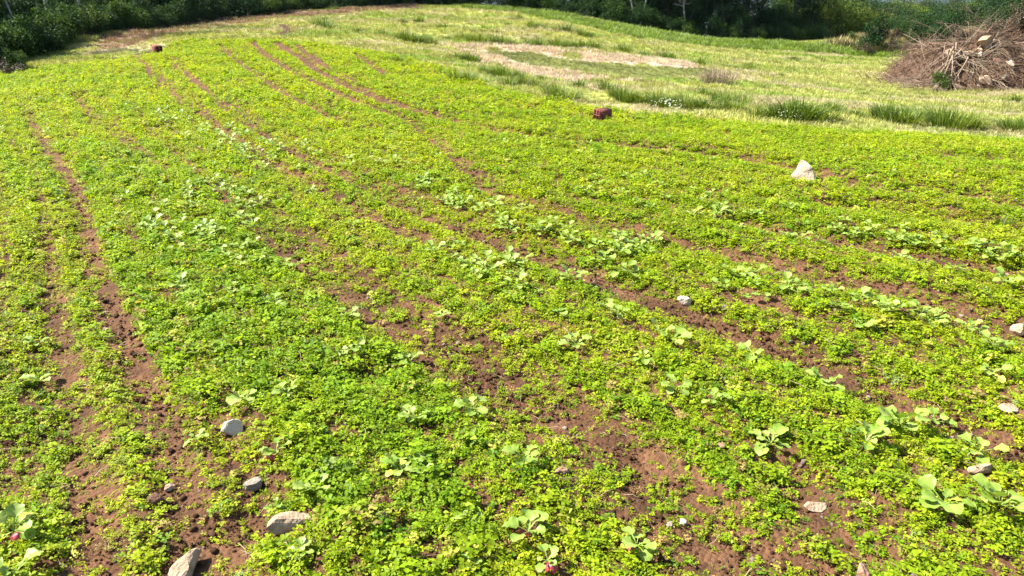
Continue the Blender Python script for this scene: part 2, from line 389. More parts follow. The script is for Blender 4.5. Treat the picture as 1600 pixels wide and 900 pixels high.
def band_points(r0, r1, dens, half=0.80, xpad=1.0):
    """uniform random ground points in a band of forward distance, a little wider than the view"""
    n_ = int(dens * (half * (r0 + r1) + 2 * xpad) * (r1 - r0))
    y = rng.uniform(r0, r1, n_); x = rng.uniform(-1, 1, n_) * (half * r1 + xpad)
    k = np.abs(x) < half * y + xpad
    return x[k], y[k]

# ================================================================== GROUND
def axis_steps(lo, hi, f):
    v = [lo]
    while v[-1] < hi: v.append(v[-1] + f(v[-1]))
    return np.array(v)
ys = axis_steps(-40, 172, lambda y: 4 if y < -6 else (.5 if y < .8 else max(.03, .0085 * max(y, 1) ** 1.25)))
xs_ = axis_steps(0, 178, lambda x: max(.045, .014 * (x + .2) ** 1.22)); xs_ = np.concatenate([-xs_[::-1][:-1], xs_]); xs_ = xs_[xs_ > -140]
X, Y = np.meshgrid(xs_, ys); Zg = ground_z(X, Y)
nearm = sstep(9, 4, np.hypot(X, Y)); Zg = Zg + nearm * ((fbm(X * 9, Y * 9, 5) - .5) * .035)
nx_, ny_ = len(xs_), len(ys)
idx = np.arange(nx_ * ny_).reshape(ny_, nx_)
Q = np.stack([idx[:-1, :-1], idx[:-1, 1:], idx[1:, 1:], idx[1:, :-1]], -1).reshape(-1, 4)
fx, fy = X.ravel(), Y.ravel(); Zn = zones(fx, fy)
gc = grass_col(fx, fy, Zn) * .75
soil_v = C_SOIL * (0.5 + 1.0 * fbm(fx * 2.6, fy * 2.6, 60)[:, None])
gc[Zn['field']] = soil_v[Zn['field']]
bz_, _ = bareness(fx, fy); mk = (bz_ > .45) & ~Zn['field']; gc[mk] = C_SOIL * .6
edge_w = np.array([at(*e)[:2] for e in EDGE])
def behind_edge(x, y):
    """signed distance behind the wood's edge (positive inside the wood)"""
    best = np.full(x.shape, 1e9); sg = np.zeros(x.shape)
    for (x1, y1), (x2, y2) in zip(edge_w[:-1], edge_w[1:]):
        dx, dy = x2 - x1, y2 - y1; L2 = dx * dx + dy * dy
        t = np.clip(((x - x1) * dx + (y - y1) * dy) / L2, 0, 1); d = np.hypot(x - x1 - t * dx, y - y1 - t * dy)
        s = np.sign(dx * (y - y1) - dy * (x - x1)); m = d < best; best = np.where(m, d, best); sg = np.where(m, s, sg)
    return best * sg
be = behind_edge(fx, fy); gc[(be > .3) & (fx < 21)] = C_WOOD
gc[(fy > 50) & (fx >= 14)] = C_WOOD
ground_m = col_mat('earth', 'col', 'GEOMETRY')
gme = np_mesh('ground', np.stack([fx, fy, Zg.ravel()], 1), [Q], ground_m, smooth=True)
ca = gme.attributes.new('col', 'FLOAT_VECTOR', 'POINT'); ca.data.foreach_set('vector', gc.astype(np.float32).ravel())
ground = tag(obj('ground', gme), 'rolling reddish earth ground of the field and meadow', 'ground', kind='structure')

# far land: one sheet out to the horizon, rising to wooded hills
rr = np.concatenate([np.array([150, 175, 210]), np.geomspace(260, 5200, 46)]); aa = np.linspace(0, 2 * math.pi, 160)
RR, AA = np.meshgrid(rr, aa, indexing='ij'); FX = RR * np.sin(AA); FY = RR * np.cos(AA) + 40
fz = -11 - 26 * sstep(200, 900, RR) + sstep(900, 2300, RR) * (fbm(FX / 700, FY / 700, 80) * 330 - 60) + sstep(260, 900, RR) * (fbm(FX / 160, FY / 160, 81) - .5) * 26
fz = np.where(RR < 160, -14, fz)
fi = np.arange(RR.size).reshape(RR.shape); FQ = np.stack([fi[:-1, :-1], fi[:-1, 1:], fi[1:, 1:], fi[1:, :-1]], -1).reshape(-1, 4)
hill_m = solid_mat('hill_woods', (.010, .018, .014), (.026, .036, .024), scale=.02, bump=.6, bscale=.06, detail=10)
hme = np_mesh('hills', np.stack([FX, FY, fz], -1).reshape(-1, 3), [FQ], hill_m, smooth=True)
tag(obj('hills', hme), 'distant wooded hills fading blue beyond the trees', 'hills', kind='structure')

# ================================================================== GROUND COVER
pr = np.random.default_rng(11)
weed_m = leaf_mat('weed_leaf', attr='col', trans=.48, rough=.5, spec=.12, tgain=(1.3, 1.25, .4))
grass_m = leaf_mat('grass_blade', attr='col', trans=.3, rough=.5, spec=.25)
def weed_rosette(i):
    g = Geo(); r = pr
    for k in range(r.integers(13, 19)):
        a = r.uniform(0, 6.283); e = r.uniform(.15, 1.25); L_ = r.uniform(.02, .036) * (1.1 - .3 * e / 1.25)
        d = np.array([math.cos(a) * math.cos(e), math.sin(a) * math.cos(e), math.sin(e)])
        b = np.array([math.cos(a), math.sin(a), 0]) * r.uniform(0, .018) + np.array([0, 0, r.uniform(.004, .03)])
        small_leaf(g, b, d, L_, L_ * r.uniform(.42, .6), r.uniform(.1, .6), float(np.clip(r.normal(.5, .2), 0, 1)), roll=r.normal(0, .35))
    return g.mesh('weed_rosette', weed_m)
def weed_branchy(i):
    g = Geo(); r = pr
    for k in range(r.integers(6, 9)):
        a = r.uniform(0, 6.283); e = r.uniform(.5, 1.35); L_ = r.uniform(.035, .075)
        d = np.array([math.cos(a) * math.cos(e), math.sin(a) * math.cos(e), math.sin(e)])
        p1 = d * L_; g.add([[0, 0, 0], [.0012, .0012, 0], p1], [], [[0, 1, 2]], .3)
        for q in range(r.integers(5, 8)):
            t = r.uniform(.3, 1.0); a2 = r.uniform(0, 6.283); e2 = r.uniform(-.1, .9); l2 = r.uniform(.012, .022)
            d2 = np.array([math.cos(a2) * math.cos(e2), math.sin(a2) * math.cos(e2), math.sin(e2)])
            small_leaf(g, p1 * t, d2, l2, l2 * r.uniform(.45, .62), r.uniform(.1, .5), float(np.clip(r.normal(.5, .2), 0, 1)), roll=r.normal(0, .35))
    return g.mesh('weed_sprig', weed_m)
weeds = [weed_rosette(i) for i in range(6)] + [weed_branchy(i) for i in range(6)]
def weed_seedling(i):
    g = Geo(); r = pr                      # grassy seedlings and a few round clover-like leaves on stalks
    for k in range(r.integers(6, 11)):
        a = r.uniform(0, 6.283); e = r.uniform(.6, 1.4); L_ = r.uniform(.035, .075); d = np.array([math.cos(a) * math.cos(e), math.sin(a) * math.cos(e), math.sin(e)])
        if i % 2: small_leaf(g, np.array([r.normal(0, .008), r.normal(0, .008), 0]), d, L_, .0045, r.uniform(.2, .8), float(np.clip(r.normal(.55, .2), 0, 1)))
        else:
            p1 = d * L_; g.add([[0, 0, 0], [.0012, .0012, 0], p1], [], [[0, 1, 2]], .3)
            for q in range(3): a2 = a + q * 2.09; small_leaf(g, p1, np.array([math.cos(a2), math.sin(a2), .15]), .017, .015, .25, float(np.clip(r.normal(.5, .2), 0, 1)))
    return g.mesh('weed_seedling', weed_m)
weeds += [weed_seedling(i) for i in range(4)]

EXCL = [(*hit(a, b)[:2], q) for a, b, q in [(941, 187, .17), (947, 193, .12), (247, 82, .25), (1254, 278, .12), (1256, 284, .08), (447, 817, .07), (284, 884, .07), (359, 664, .05), (398, 750, .04), (1072, 468, .06), (1274, 782, .05), (1535, 734, .05), (1597, 510, .06), (1578, 636, .05)]]
# running coordinate across the drilled rows (metres), spread between the surveyed furrows
_rv = {0: -1.25, 2: -1.55, 3: 0, 4: 0, 5: .95, 6: 1.65, 7: 2.3, 8: 4.1, 10: 3.0, 11: 2.2, 12: 3.1, 13: 4.1, 14: 4.6, 15: 5.2, 16: 0, 17: .95, 18: -.6}
_rp = [(x, y, v) for k_, v in _rv.items() for (x, y, _q) in FUR[k_][1]]
_rp = np.array(_rp); _rc = _rp[:, :2] / 10; _n = len(_rp)
_A = np.block([[tps_k(((_rc[:, None] - _rc[None]) ** 2).sum(-1)) + np.eye(_n) * .02, np.hstack([np.ones((_n, 1)), _rc])], [np.hstack([np.ones((_n, 1)), _rc]).T, np.zeros((3, 3))]])
_rw = np.linalg.solve(_A, np.concatenate([_rp[:, 2], np.zeros(3)]))
def row_s(x, y):
    out = np.empty(x.size)
    for i in range(0, x.size, 20000):
        q = np.stack([x[i:i + 20000], y[i:i + 20000]], 1) / 10
        out[i:i + 20000] = tps_k(((q[:, None] - _rc[None]) ** 2).sum(-1)) @ _rw[:_n] + _rw[_n] + q @ _rw[_n + 1:]
    return out
def weed_band(r0, r1, dens, smin, smax, xpad=.6):
    x, y = band_points(r0, r1, dens, xpad=xpad)
    Z = zones(x, y); k = Z['field']; x, y = x[k], y[k]; px, py = Z['px'][k], Z['py'][k]
    b, g = bareness(x, y)
    n1 = fbm(x * 2.3, y * 2.3, 70); n2 = fbm(x * 9, y * 9, 71, 3); n3 = fbm(x * .9, y * .9, 72)
    # the left-hand strip is patchier, the long bed beside it is closed and lush
    patchy = np.where(px < 230 - (py - 300) * -.12, .07, 0) * (py > 330)
    clump = sstep(.50, .60, n2)
    farw = sstep(4.2, 8, y)
    cover = 1.3 - b * (1.12 - .62 * clump * (1 - farw) + .55 * farw) - .75 * (1 - .85 * farw) * sstep(.62, .78, n1 * .5 + n2 * .5 + .02) - patchy * (n2 > .52) * 2.2
    sv = row_s(x, y); drill = .5 + .5 * np.cos(2 * math.pi * (sv + (n3 - .5) * .06) / .27)
    cover = cover - .55 * (drill < .22) * sstep(2.2, 4, y) * (.35 + n1)
    for ex, ey, er in EXCL: cover = np.where((x - ex) ** 2 + (y - ey) ** 2 < er * er, -1, cover)
    k = rng.uniform(0, 1, len(x)) < np.where(cover < 0, 0 if False else .02, np.clip(cover, 0.04, 1)) * (cover > -.9)
    x, y, b, n1, n2, n3, px, py, drill = (v[k] for v in (x, y, b, n1, n2, n3, px, py, drill))
    bed = in_poly(px, py, [(120, 230), (330, 210), (470, 330), (560, 470), (700, 620), (760, 800), (700, 960), (420, 960), (400, 700), (230, 540), (160, 400)])
    lush = .08 + sstep(.36, .66, n3) * .38 + bed * .3
    t = np.clip(lush + (drill - .5) * .22 + rng.normal(0, .16, len(x)), 0, 1)[:, None]
    yel = np.array([.262, .305, .010]); grn = np.array([.130, .220, .008]); mid = np.array([.195, .278, .008])
    col = np.where(t < .5, yel + (mid - yel) * t * 2, mid + (grn - mid) * (t - .5) * 2) * rng.uniform(.72, 1.18, (len(x), 1))
    pal = rng.uniform(0, 1, len(x)) < .05; col[pal] = np.array([.33, .33, .05]) * rng.uniform(.7, 1.1, (pal.sum(), 1))
    dk = rng.uniform(0, 1, len(x)) < .10; col[dk] *= np.array([.55, .72, 1.2])
    dry = rng.uniform(0, 1, len(x)) < .02 + .08 * b; col[dry] = np.array([.26, .19, .06]) * rng.uniform(.7, 1.2, (dry.sum(), 1))
    far = sstep(7, 16, np.hypot(x, y))[:, None]; col = col * (1 - far * .0)
    s = rng.uniform(smin, smax, len(x)) * rng.lognormal(0, .16, len(x)) * (1 - .45 * b) * (.74 + .66 * n2 + .2 * bed) * (.78 + .34 * drill)
    pid = np.where(rng.uniform(0, 1, len(x)) < .42 + .25 * b, rng.integers(0, 6, len(x)), rng.integers(6, 16, len(x)))
    return np.stack([x, y, ground_z(x, y)], 1), s, pid, col
W = [weed_band(1.1, 3.2, 2300, .40, .80, 2.6), weed_band(3.2, 6, 1650, .47, .88, 2.2), weed_band(6, 11, 880, .66, 1.1, 1.5), weed_band(11, 27, 420, .95, 1.5, 1.5)]
Pw = np.concatenate([q[0] for q in W]); Pw[:, 2] -= .004
nW = len(Pw); rot = np.stack([rng.normal(0, .16, nW), rng.normal(0, .16, nW), rng.uniform(0, 6.283, nW)], 1)
scatter('weed_cover', Pw, rot, np.concatenate([q[1] for q in W]), np.concatenate([q[2] for q in W]), np.concatenate([q[3] for q in W]), weeds,
        'dense low yellow-green weeds covering the planted field', 'weeds')
print('weeds', nW)

# crumbs of soil and grit in the furrows
soil_m = col_mat('soil_crumb', 'col', 'INSTANCER', vary=.35)
def lump(r, seed, sub=1, squash=.7):
    bm = bmesh.new(); bmesh.ops.create_icosphere(bm, subdivisions=sub, radius=1)
    for v in bm.verts: v.co = Vector(v.co) * float(r.uniform(.72, 1.2)); v.co.z *= squash
    V = np.array([v.co[:] for v in bm.verts]); F = np.array([[v.index for v in f.verts] for f in bm.faces]); bm.free(); return V, F
crumbs = []
for i in range(5):
    V, F = lump(pr, i); crumbs.append(np_mesh('soil_crumb', V, [F], soil_m))
cx, cy, cs = [], [], []
for r0, r1, dn, s0 in [(1.1, 3.2, 6500, .0034), (3.2, 6.5, 2200, .0055), (6.5, 12, 300, .010)]:
    x, y = band_points(r0, r1, dn, xpad=1.6); b, _ = bareness(x, y); k = rng.uniform(0, 1, len(x)) < (.12 + .88 * b) * zones(x, y)['field']
    cx.append(x[k]); cy.append(y[k]); cs.append(s0 * rng.lognormal(0, .6, k.sum()))
cx, cy, cs = map(np.concatenate, (cx, cy, cs)); nC = len(cx)
ccol = C_SOIL * rng.uniform(.6, 1.7, (nC, 1)); pale = rng.uniform(0, 1, nC) < .05; ccol[pale] = np.array([.36, .27, .20]) * rng.uniform(.6, 1.1, (pale.sum(), 1))
scatter('soil_crumbs', np.stack([cx, cy, ground_z(cx, cy) + cs * .2], 1), rng.uniform(0, 6.28, (nC, 3)), np.clip(cs, .002, .017), rng.integers(0, 5, nC), ccol, crumbs,
        'loose reddish soil crumbs lying in the bare furrows', 'soil')
print('crumbs', nC)

# dead straw and stalk bits lying between the weeds
litter = []
for i in range(4):
    g = Geo(); L_ = (.03, .05, .07, .045)[i]; b_ = pr.normal(0, .006, 2)
    g.tube([(-L_ / 2, 0, 0), (0, b_[0], .003 + abs(b_[1])), (L_ / 2, 0, .001)], [.0011, .0013, .0007], k=3); litter.append(g.mesh('straw', grass_m))
lx, ly = [], []
for r0, r1, dn in [(1.1, 4, 90), (4, 9, 30)]:
    x, y = band_points(r0, r1, dn, xpad=.4); k = zones(x, y)['field'] & (fbm(x * 3, y * 3, 88) > .42); lx.append(x[k]); ly.append(y[k])
lx, ly = np.concatenate(lx), np.concatenate(ly); nL = len(lx)
scatter('plant_litter', np.stack([lx, ly, ground_z(lx, ly) + rng.uniform(.004, .03, nL)], 1), np.stack([rng.normal(0, .2, nL), rng.normal(0, .25, nL), rng.uniform(0, 6.28, nL)], 1), rng.uniform(.6, 1.6, nL), rng.integers(0, 4, nL),
        np.array([.34, .25, .14]) * rng.uniform(.45, 1.2, (nL, 1)), litter, 'dead straw bits lying between the weeds', 'straw')

# meadow grass
def grass_tuft_proto(i, nb=30, h=.1, spread=.1, wd=.004):
    g = Geo(); r = pr
    for k in range(nb):
        a = r.uniform(0, 6.283); q = np.array([math.cos(a), math.sin(a), 0]); b = q * spread * math.sqrt(r.uniform()) ; a2 = a + r.normal(0, .8); o = np.array([math.cos(a2), math.sin(a2), 0])
        hh = h * r.uniform(.5, 1.2); ln = r.uniform(.15, .8) * hh; s = np.array([-math.sin(a2), math.cos(a2), 0]) * wd * r.uniform(.7, 1.3)
        m = b + o * ln * .4 + np.array([0, 0, hh * .62]); t = b + o * ln + np.array([0, 0, hh])
        g.add([b - s, b + s, m + s * .8, m - s * .8, t], [[0, 1, 2, 3]], [[3, 2, 4]], float(np.clip(r.normal(.5, .22), 0, 1)))
    return g.mesh('meadow_grass', grass_m)
grasses = [grass_tuft_proto(i) for i in range(5)]
def meadow(r0, r1, dens, sm):
    x, y = band_points(r0, r1, dens, half=.78, xpad=2)
    be_ = behind_edge(x, y); Z = zones(x, y)
    k = ~Z['field'] & (be_ < 1.0) & ~((y > 47) & (x > 16)); b, _ = bareness(x, y)
    k &= rng.uniform(0, 1, len(x)) > b * .9
    k &= ~(Z['brown'] & (rng.uniform(0, 1, len(x)) < .35))
    Zk = {q: v[k] for q, v in Z.items()}; x, y = x[k], y[k]
    col = grass_col(x, y, Zk) * rng.uniform(.62, 1.3, (len(x), 1))
    s = sm * rng.uniform(.6, 1.3, len(x)) * np.where(Zk['bank'], rng.uniform(.8, 2.2, len(x)), 1) * np.where(Zk['pond'], .6, 1) * np.where(Zk['lush'], 1.8, 1) * np.where(Zk['ring'], 1.15, 1)
    s *= .6 + .9 * fbm(x * .6, y * .6, 77)
    return np.stack([x, y, ground_z(x, y) - .005], 1), s, col
Gm = [meadow(8, 16, 120, .62), meadow(16, 26, 85, .75), meadow(26, 50, 40, 1.0)]
Pg = np.concatenate([q[0] for q in Gm]); nG = len(Pg)
scatter('meadow_grass', Pg, np.stack([rng.normal(0, .1, nG), rng.normal(0, .1, nG), rng.uniform(0, 6.283, nG)], 1), np.concatenate([q[1] for q in Gm]), rng.integers(0, 5, nG),
        np.concatenate([q[2] for q in Gm]), grasses, 'pale mown meadow grass beyond the planted field', 'grass')
print('grass', nG)

# white flower heads at the field's far margin
fl = Geo()
for k in range(9):
    a = pr.uniform(0, 6.28); q = np.array([math.cos(a), math.sin(a), 0]) * pr.uniform(0, .12); hh = pr.uniform(.10, .26)
    fl.add([q - [.002, 0, 0], q + [.002, 0, 0], q * 1.3 + [0, 0, hh]], [], [[0, 1, 2]], .1)
    c = q * 1.3 + np.array([0, 0, hh])
    for j in range(4):
        a2 = j * 1.571 + a; d = np.array([math.cos(a2), math.sin(a2), .5]); s = np.array([-math.sin(a2), math.cos(a2), 0]) * .008
        fl.add([c, c + d * .010 - s, c + d * .018, c + d * .010 + s], [[0, 1, 2, 3]], [], .95)
flower_m = leaf_mat('flower', colors=[(.12, .2, .03), (.12, .2, .03), (.75, .75, .68)], rnd=False, trans=.2)
fme = fl.mesh('white_flower', flower_m)
fp = []
for (a, b, ra, rb, n_) in [(1052, 172, 20, 4, 7), (1250, 190, 36, 3, 4), (1095, 190, 40, 3, 3)]:
    for k in range(n_): fp.append(gpt(a + rng.normal(0, ra * .6), b + rng.normal(0, rb * .6)))
fp = np.array(fp); nF = len(fp)
scatter('white_flowers', fp, np.stack([np.zeros(nF), np.zeros(nF), rng.uniform(0, 6.28, nF)], 1), rng.uniform(.5, .8, nF), np.zeros(nF), np.ones((nF, 3)), [fme],
        'small white wildflowers on thin stems along the far field margin', 'flowers')

# ================================================================== RADISH PLANTS
def radish_leaf(i):
    """lyrate leaf: petiole with two pairs of side lobes and a broad round end lobe, arching"""
    g = Geo(); r = pr
    ts = np.array([0, .16, .27, .34, .41, .47, .54, .63, .73, .83, .91, .965, .992, 1.0]); n_ = len(ts); A7 = (-1, -.67, -.33, 0, .33, .67, 1)
    hw = r.uniform(.22, .29); c0 = r.uniform(.66, .71); end = hw * np.sqrt(np.clip(1 - ((ts - c0) / np.where(ts < c0, .25, 1.002 - c0)) ** 2, 0, 1))
    lob = .10 * np.exp(-((ts - .30) / .045) ** 2) * (1 if i % 2 else .4)
    wv = np.maximum(np.maximum(end, lob), .016); arch = r.uniform(.2, .5); ph = r.uniform(0, 6.28); V = []; lv = []
    for t, w_ in zip(ts, wv):
        z = .55 * t - arch * t * t * 1.2; yy = t * (1 - .12 * t)
        for f in A7:
            cup = abs(f) ** 1.6 * w_ * (.22 + .2 * math.sin(ph + t * 3)); e_ = abs(f) ** 2 * (w_ > .06)
            wav = e_ * .035 * math.sin(t * 24 + ph + f * 1.7) + r.normal(0, .005)
            V.append([f * w_ * (1 + .07 * e_ * math.sin(t * 31 + ph * 2 + f)), yy, z + cup + wav]); lv.append(np.clip(.5 + (.4 if f == 0 else 0) + .12 * math.sin(t * 40 - abs(f) * 6) + r.normal(0, .09), 0, 1))
    Q = [[a * 7 + b, a * 7 + b + 1, (a + 1) * 7 + b + 1, (a + 1) * 7 + b] for a in range(n_ - 1) for b in range(6)]
    g.add(V, Q, [], np.array(lv))
    return g.mesh('leaf', radish_m, smooth=True)
radish_m = leaf_mat('radish_leaf', colors=[(.095, .175, .016), (.150, .235, .026), (.205, .275, .046), (.29, .33, .08)], trans=.32, rough=.5, spec=.3)
yellow_m = leaf_mat('radish_leaf_yellowing', colors=[(.30, .33, .03), (.46, .46, .06)], trans=.35, rough=.5, spec=.3)
radish_leaves = [radish_leaf(i) for i in range(7)]
yl = radish_leaves[1].copy(); yl.materials.clear(); yl.materials.append(yellow_m)
root_m = solid_mat('radish_skin', (.20, .010, .02), (.32, .02, .035), scale=30, rough=.5, bump=.05, spec=.5)
g = Geo(); prof = [(-.045, .002), (-.03, .009), (-.015, .02), (0, .026), (.012, .024), (.022, .016), (.028, .006)]
g.tube([(0, 0, z) for z, _ in prof], [q for _, q in prof], k=12); root_me = g.mesh('root', root_m, smooth=True)
def leaf_set(r, n_, size):
    out = []; a0 = r.uniform(0, 6.28)
    for k in range(n_):
        out.append((int(r.integers(0, 7)), a0 + k * 2.4 + r.normal(0, .3), r.uniform(-.25, .35) + (.3 if k % 3 == 0 else 0), size * r.uniform(.45, 1.15)))
    return out
foliage_cache = {}
def foliage_mesh(key):
    if key in foliage_cache: return foliage_cache[key]
    r = np.random.default_rng(500 + key); V, F, lv, n0 = [], [], [], 0
    for li, a, tilt, s in leaf_set(r, 6 + key % 3, 1.0):
        me = radish_leaves[li]; co = np.empty(len(me.vertices) * 3); me.vertices.foreach_get('co', co); co = co.reshape(-1, 3)
        M = np.array(Euler((tilt, 0, a)).to_matrix()); q = np.empty(len(me.loops), np.int32); me.loops.foreach_get('vertex_index', q)
        l_ = np.empty(len(me.vertices), np.float32); me.attributes['lv'].data.foreach_get('value', l_)
        V.append((co * s) @ M.T); F.append(q.reshape(-1, 4) + n0); lv.append(l_); n0 += len(co)
    foliage_cache[key] = np_mesh('foliage', np.concatenate(V), [np.concatenate(F)], radish_m, np.concatenate(lv), True); return foliage_cache[key]
def radish(p, size, label, group=None, root=False, leaves=7, yellow=0, detailed=True):
    e = obj('radish_plant', None if detailed else foliage_mesh(int(rng.integers(0, 6))), loc=p, rot=(0, 0, rng.uniform(0, 6.28)))
    tag(e, label, 'radish plant', group)
    if not detailed: e.scale = (size * .9,) * 3; e.location.z += .03; return e
    for k, (li, a, tilt, s) in enumerate(leaf_set(rng, leaves, size)):
        lf = obj('leaf', yl if k < yellow else radish_leaves[li], e, (0, 0, .03), (tilt - (.35 if k < yellow else 0), rng.normal(0, .2), a), s * (.8 if k < yellow else 1))
        if k < yellow: lf['label'] = 'yellowing leaf'
    if root:
        rt = obj('root', root_me, e, (.01, -.012, .004), (.25, .2, 0), .9); rt['label'] = 'red radish root showing above the soil'
    return e
NEAR = [  # px, py, leaf length m, label, root, leaves, yellow leaves
    (1405, 665, .16, 'largest radish plant with broad pale leaves right of the bare furrow', 0, 10, 0),
    (1350, 700, .13, 'radish plant with flat leaves just below the largest radish plant', 0, 8, 1),
    (1462, 650, .12, 'radish plant touching the right side of the largest radish plant', 0, 6, 0),
    (1205, 690, .15, 'dark upright radish plant left of the largest radish plant', 0, 9, 0),
    (1560, 800, .15, 'radish plant with a very broad pale leaf at the lower right corner', 0, 9, 0),
    (1470, 800, .13, 'radish plant with a yellow leaf beside the lower right corner plant', 0, 8, 2),
    (1530, 705, .12, 'radish plant with red root showing near the right edge', 1, 6, 1),
    (995, 850, .10, 'radish plant with round pale leaves beside the bare furrow at the bottom', 1, 7, 1),
    (825, 840, .11, 'radish plant with drooping leaves at bottom centre', 1, 8, 0),
    (855, 885, .085, 'small radish plant with red root at the bottom edge', 1, 6, 0),
    (818, 725, .12, 'radish plant with a pale square leaf left of the broad furrow', 0, 6, 0),
    (625, 742, .14, 'radish plant with yellowing leaves in the lush bed', 0, 8, 3),
    (432, 712, .10, 'small radish plant above the flat beige stone', 1, 5, 0),
    (495, 775, .11, 'radish plant just right of the flat beige stone', 0, 7, 0),
    (385, 628, .13, 'radish plant beside the pale stone at the bed edge', 0, 7, 0),
    (650, 660, .12, 'radish plant in the middle of the lush bed', 0, 7, 1),
    (740, 638, .12, 'radish plant at the lush bed edge by the broad furrow', 0, 7, 0),
    (640, 560, .12, 'radish plant with one big white-green leaf in the lush bed', 0, 6, 0),
    (555, 552, .11, 'radish plant with small pale leaves left of the white-green one', 0, 6, 0),
    (25, 842, .125, 'radish plant with red root and a yellow leaf at the lower left edge', 1, 6, 2),
    (30, 905, .10, 'radish plant cut by the lower left corner', 0, 6, 0),
    (60, 590, .12, 'bleached radish plant at the left edge', 0, 6, 1),
    (60, 535, .10, 'small radish plant with red root at the left edge', 1, 4, 0),
    (1115, 632, .12, 'radish plant on the bed right of the broad furrow', 0, 7, 0),
    (1055, 612, .10, 'small radish plant nearest the broad furrow on the right bed', 0, 6, 0),
    (1175, 552, .12, 'radish plant with a yellow leaf on the middle right bed', 0, 7, 2),
    (1290, 598, .12, 'radish plant at the edge of the right furrow', 0, 7, 0),
    (1345, 512, .13, 'radish plant with a tall rounded leaf on the right bed', 0, 9, 0),
    (1380, 488, .12, 'radish plant just behind the tall rounded one', 0, 7, 0),
    (1440, 490, .11, 'radish plant right of the tall rounded one', 0, 7, 0),
    (1515, 512, .12, 'radish plant at the end of the right bed by the furrow', 0, 8, 0),
    (1550, 548, .12, 'radish plant with spreading leaves near the right edge', 0, 7, 0),
    (1550, 590, .11, 'radish plant with a round yellow-green leaf near the right edge', 0, 6, 1),
    (1250, 455, .11, 'radish plant with two pale leaves on the mid right bed', 0, 6, 0),
    (1300, 460, .10, 'small radish plant beside the one with two pale leaves', 0, 6, 0),
    (1570, 450, .13, 'leafy radish plant on the next bed at the right edge', 0, 8, 0),
    (1490, 422, .12, 'radish plant on the next bed left of the leafy one', 0, 7, 0),
    (1465, 378, .11, 'lone radish plant high on the right side of the field', 0, 6, 0),
    (1585, 405, .13, 'dark radish plant at the right edge of the field', 0, 8, 0),
    (900, 545, .12, 'radish plant with withered leaf above the broad furrow', 0, 7, 1),
    (875, 500, .10, 'single-leaved radish plant in the centre of the field', 0, 5, 0),
    (1005, 565, .10, 'radish plant with a yellow leaf right of the withered one', 0, 6, 2),
    (285, 452, .12, 'radish plant with pale leaves in the long left bed', 0, 7, 0),
    (430, 480, .11, 'radish plant in the middle of the long left bed', 0, 7, 0),
    (545, 495, .11, 'radish plant on the right side of the long left bed', 0, 6, 0),
    (450, 625, .11, 'radish plant low in the long left bed', 0, 6, 0),
    (690, 495, .10, 'small radish plant on the strip left of centre', 0, 6, 0),
]
for (a, b, s, lab, rt, nl, yw) in NEAR:
    radish(gpt(a, b), s * .82, lab, None, bool(rt), nl + 2, yw)
MID_ZONES = [  # (label, group, polygon in the photo, count, size range)
    ('radish plant in the pale-leaved row above the centre of the field', 'radish plants above the field centre', [(480, 240), (620, 260), (900, 345), (1080, 385), (1000, 440), (860, 380), (700, 330)], 46, (.09, .12)),
    ('radish plant in the right-hand rows behind the lone plant', 'radish plants in the right-hand back rows', [(800, 265), (1000, 280), (1300, 340), (1600, 400), (1600, 440), (1300, 380), (1000, 330)], 42, (.08, .115)),
    ('small radish plant in the dark lush upper part of the long left bed', 'radish plants in the long left bed', [(150, 230), (300, 225), (420, 330), (470, 430), (330, 460), (200, 350)], 46, (.09, .12)),
    ('radish plant on the middle bed below the centre rows', 'radish plants on the middle bed', [(600, 370), (760, 390), (980, 470), (1100, 500), (1050, 540), (900, 480), (700, 430)], 22, (.08, .115)),
    ('tiny pale radish plant in the far left rows', 'radish plants in the far left rows', [(180, 165), (330, 180), (520, 240), (480, 290), (330, 235)], 60, (.09, .13)),
    ('radish plant on the right bed between the two bare furrows', 'radish plants on the right bed', [(1050, 410), (1250, 435), (1480, 480), (1480, 520), (1250, 490), (1100, 450)], 16, (.08, .11)),
]
for lab, grp, poly, cnt, (s0, s1) in MID_ZONES:
    xs2 = [q[0] for q in poly]; ys2 = [q[1] for q in poly]; k = 0; tries = 0
    while k < cnt and tries < 4000:
        tries += 1
        a = rng.uniform(min(xs2), max(xs2)); b = rng.uniform(min(ys2), max(ys2))
        if not in_poly(np.array([a]), np.array([b]), poly)[0]: continue
        p = gpt(a, b)
        if bareness(np.array([p[0]]), np.array([p[1]]))[0][0] > .5: continue
        radish(p, rng.uniform(s0, s1), lab, grp, detailed=p[1] < 4.6, leaves=int(rng.integers(5, 8))); k += 1

# the rest of the radish seedlings, too many and too small to count, along the drilled rows
sx, sy = [], []
for r0, r1, dn in [(1.4, 3.4, 16), (3.4, 6, 26), (6, 10, 18), (10, 18, 8)]:
    x, y = band_points(r0, r1, dn); sv = row_s(x, y); k = zones(x, y)['field'] & (np.cos(2 * math.pi * sv / .54) > .55) & (fbm(x * .7, y * .7, 120) > .45) & (bareness(x, y)[0] < .4)
    sx.append(x[k]); sy.append(y[k])
sx, sy = np.concatenate(sx), np.concatenate(sy); nS = len(sx)
scatter('radish_seedlings', np.stack([sx, sy, ground_z(sx, sy) + .02], 1), np.stack([rng.normal(0, .1, nS), rng.normal(0, .1, nS), rng.uniform(0, 6.28, nS)], 1), rng.uniform(.035, .075, nS), rng.integers(0, 6, nS), np.ones((nS, 3)),
        [foliage_mesh(q) for q in range(6)], 'small pale-leaved radish seedlings dotted along the rows', 'seedlings')
print('seedlings', nS)

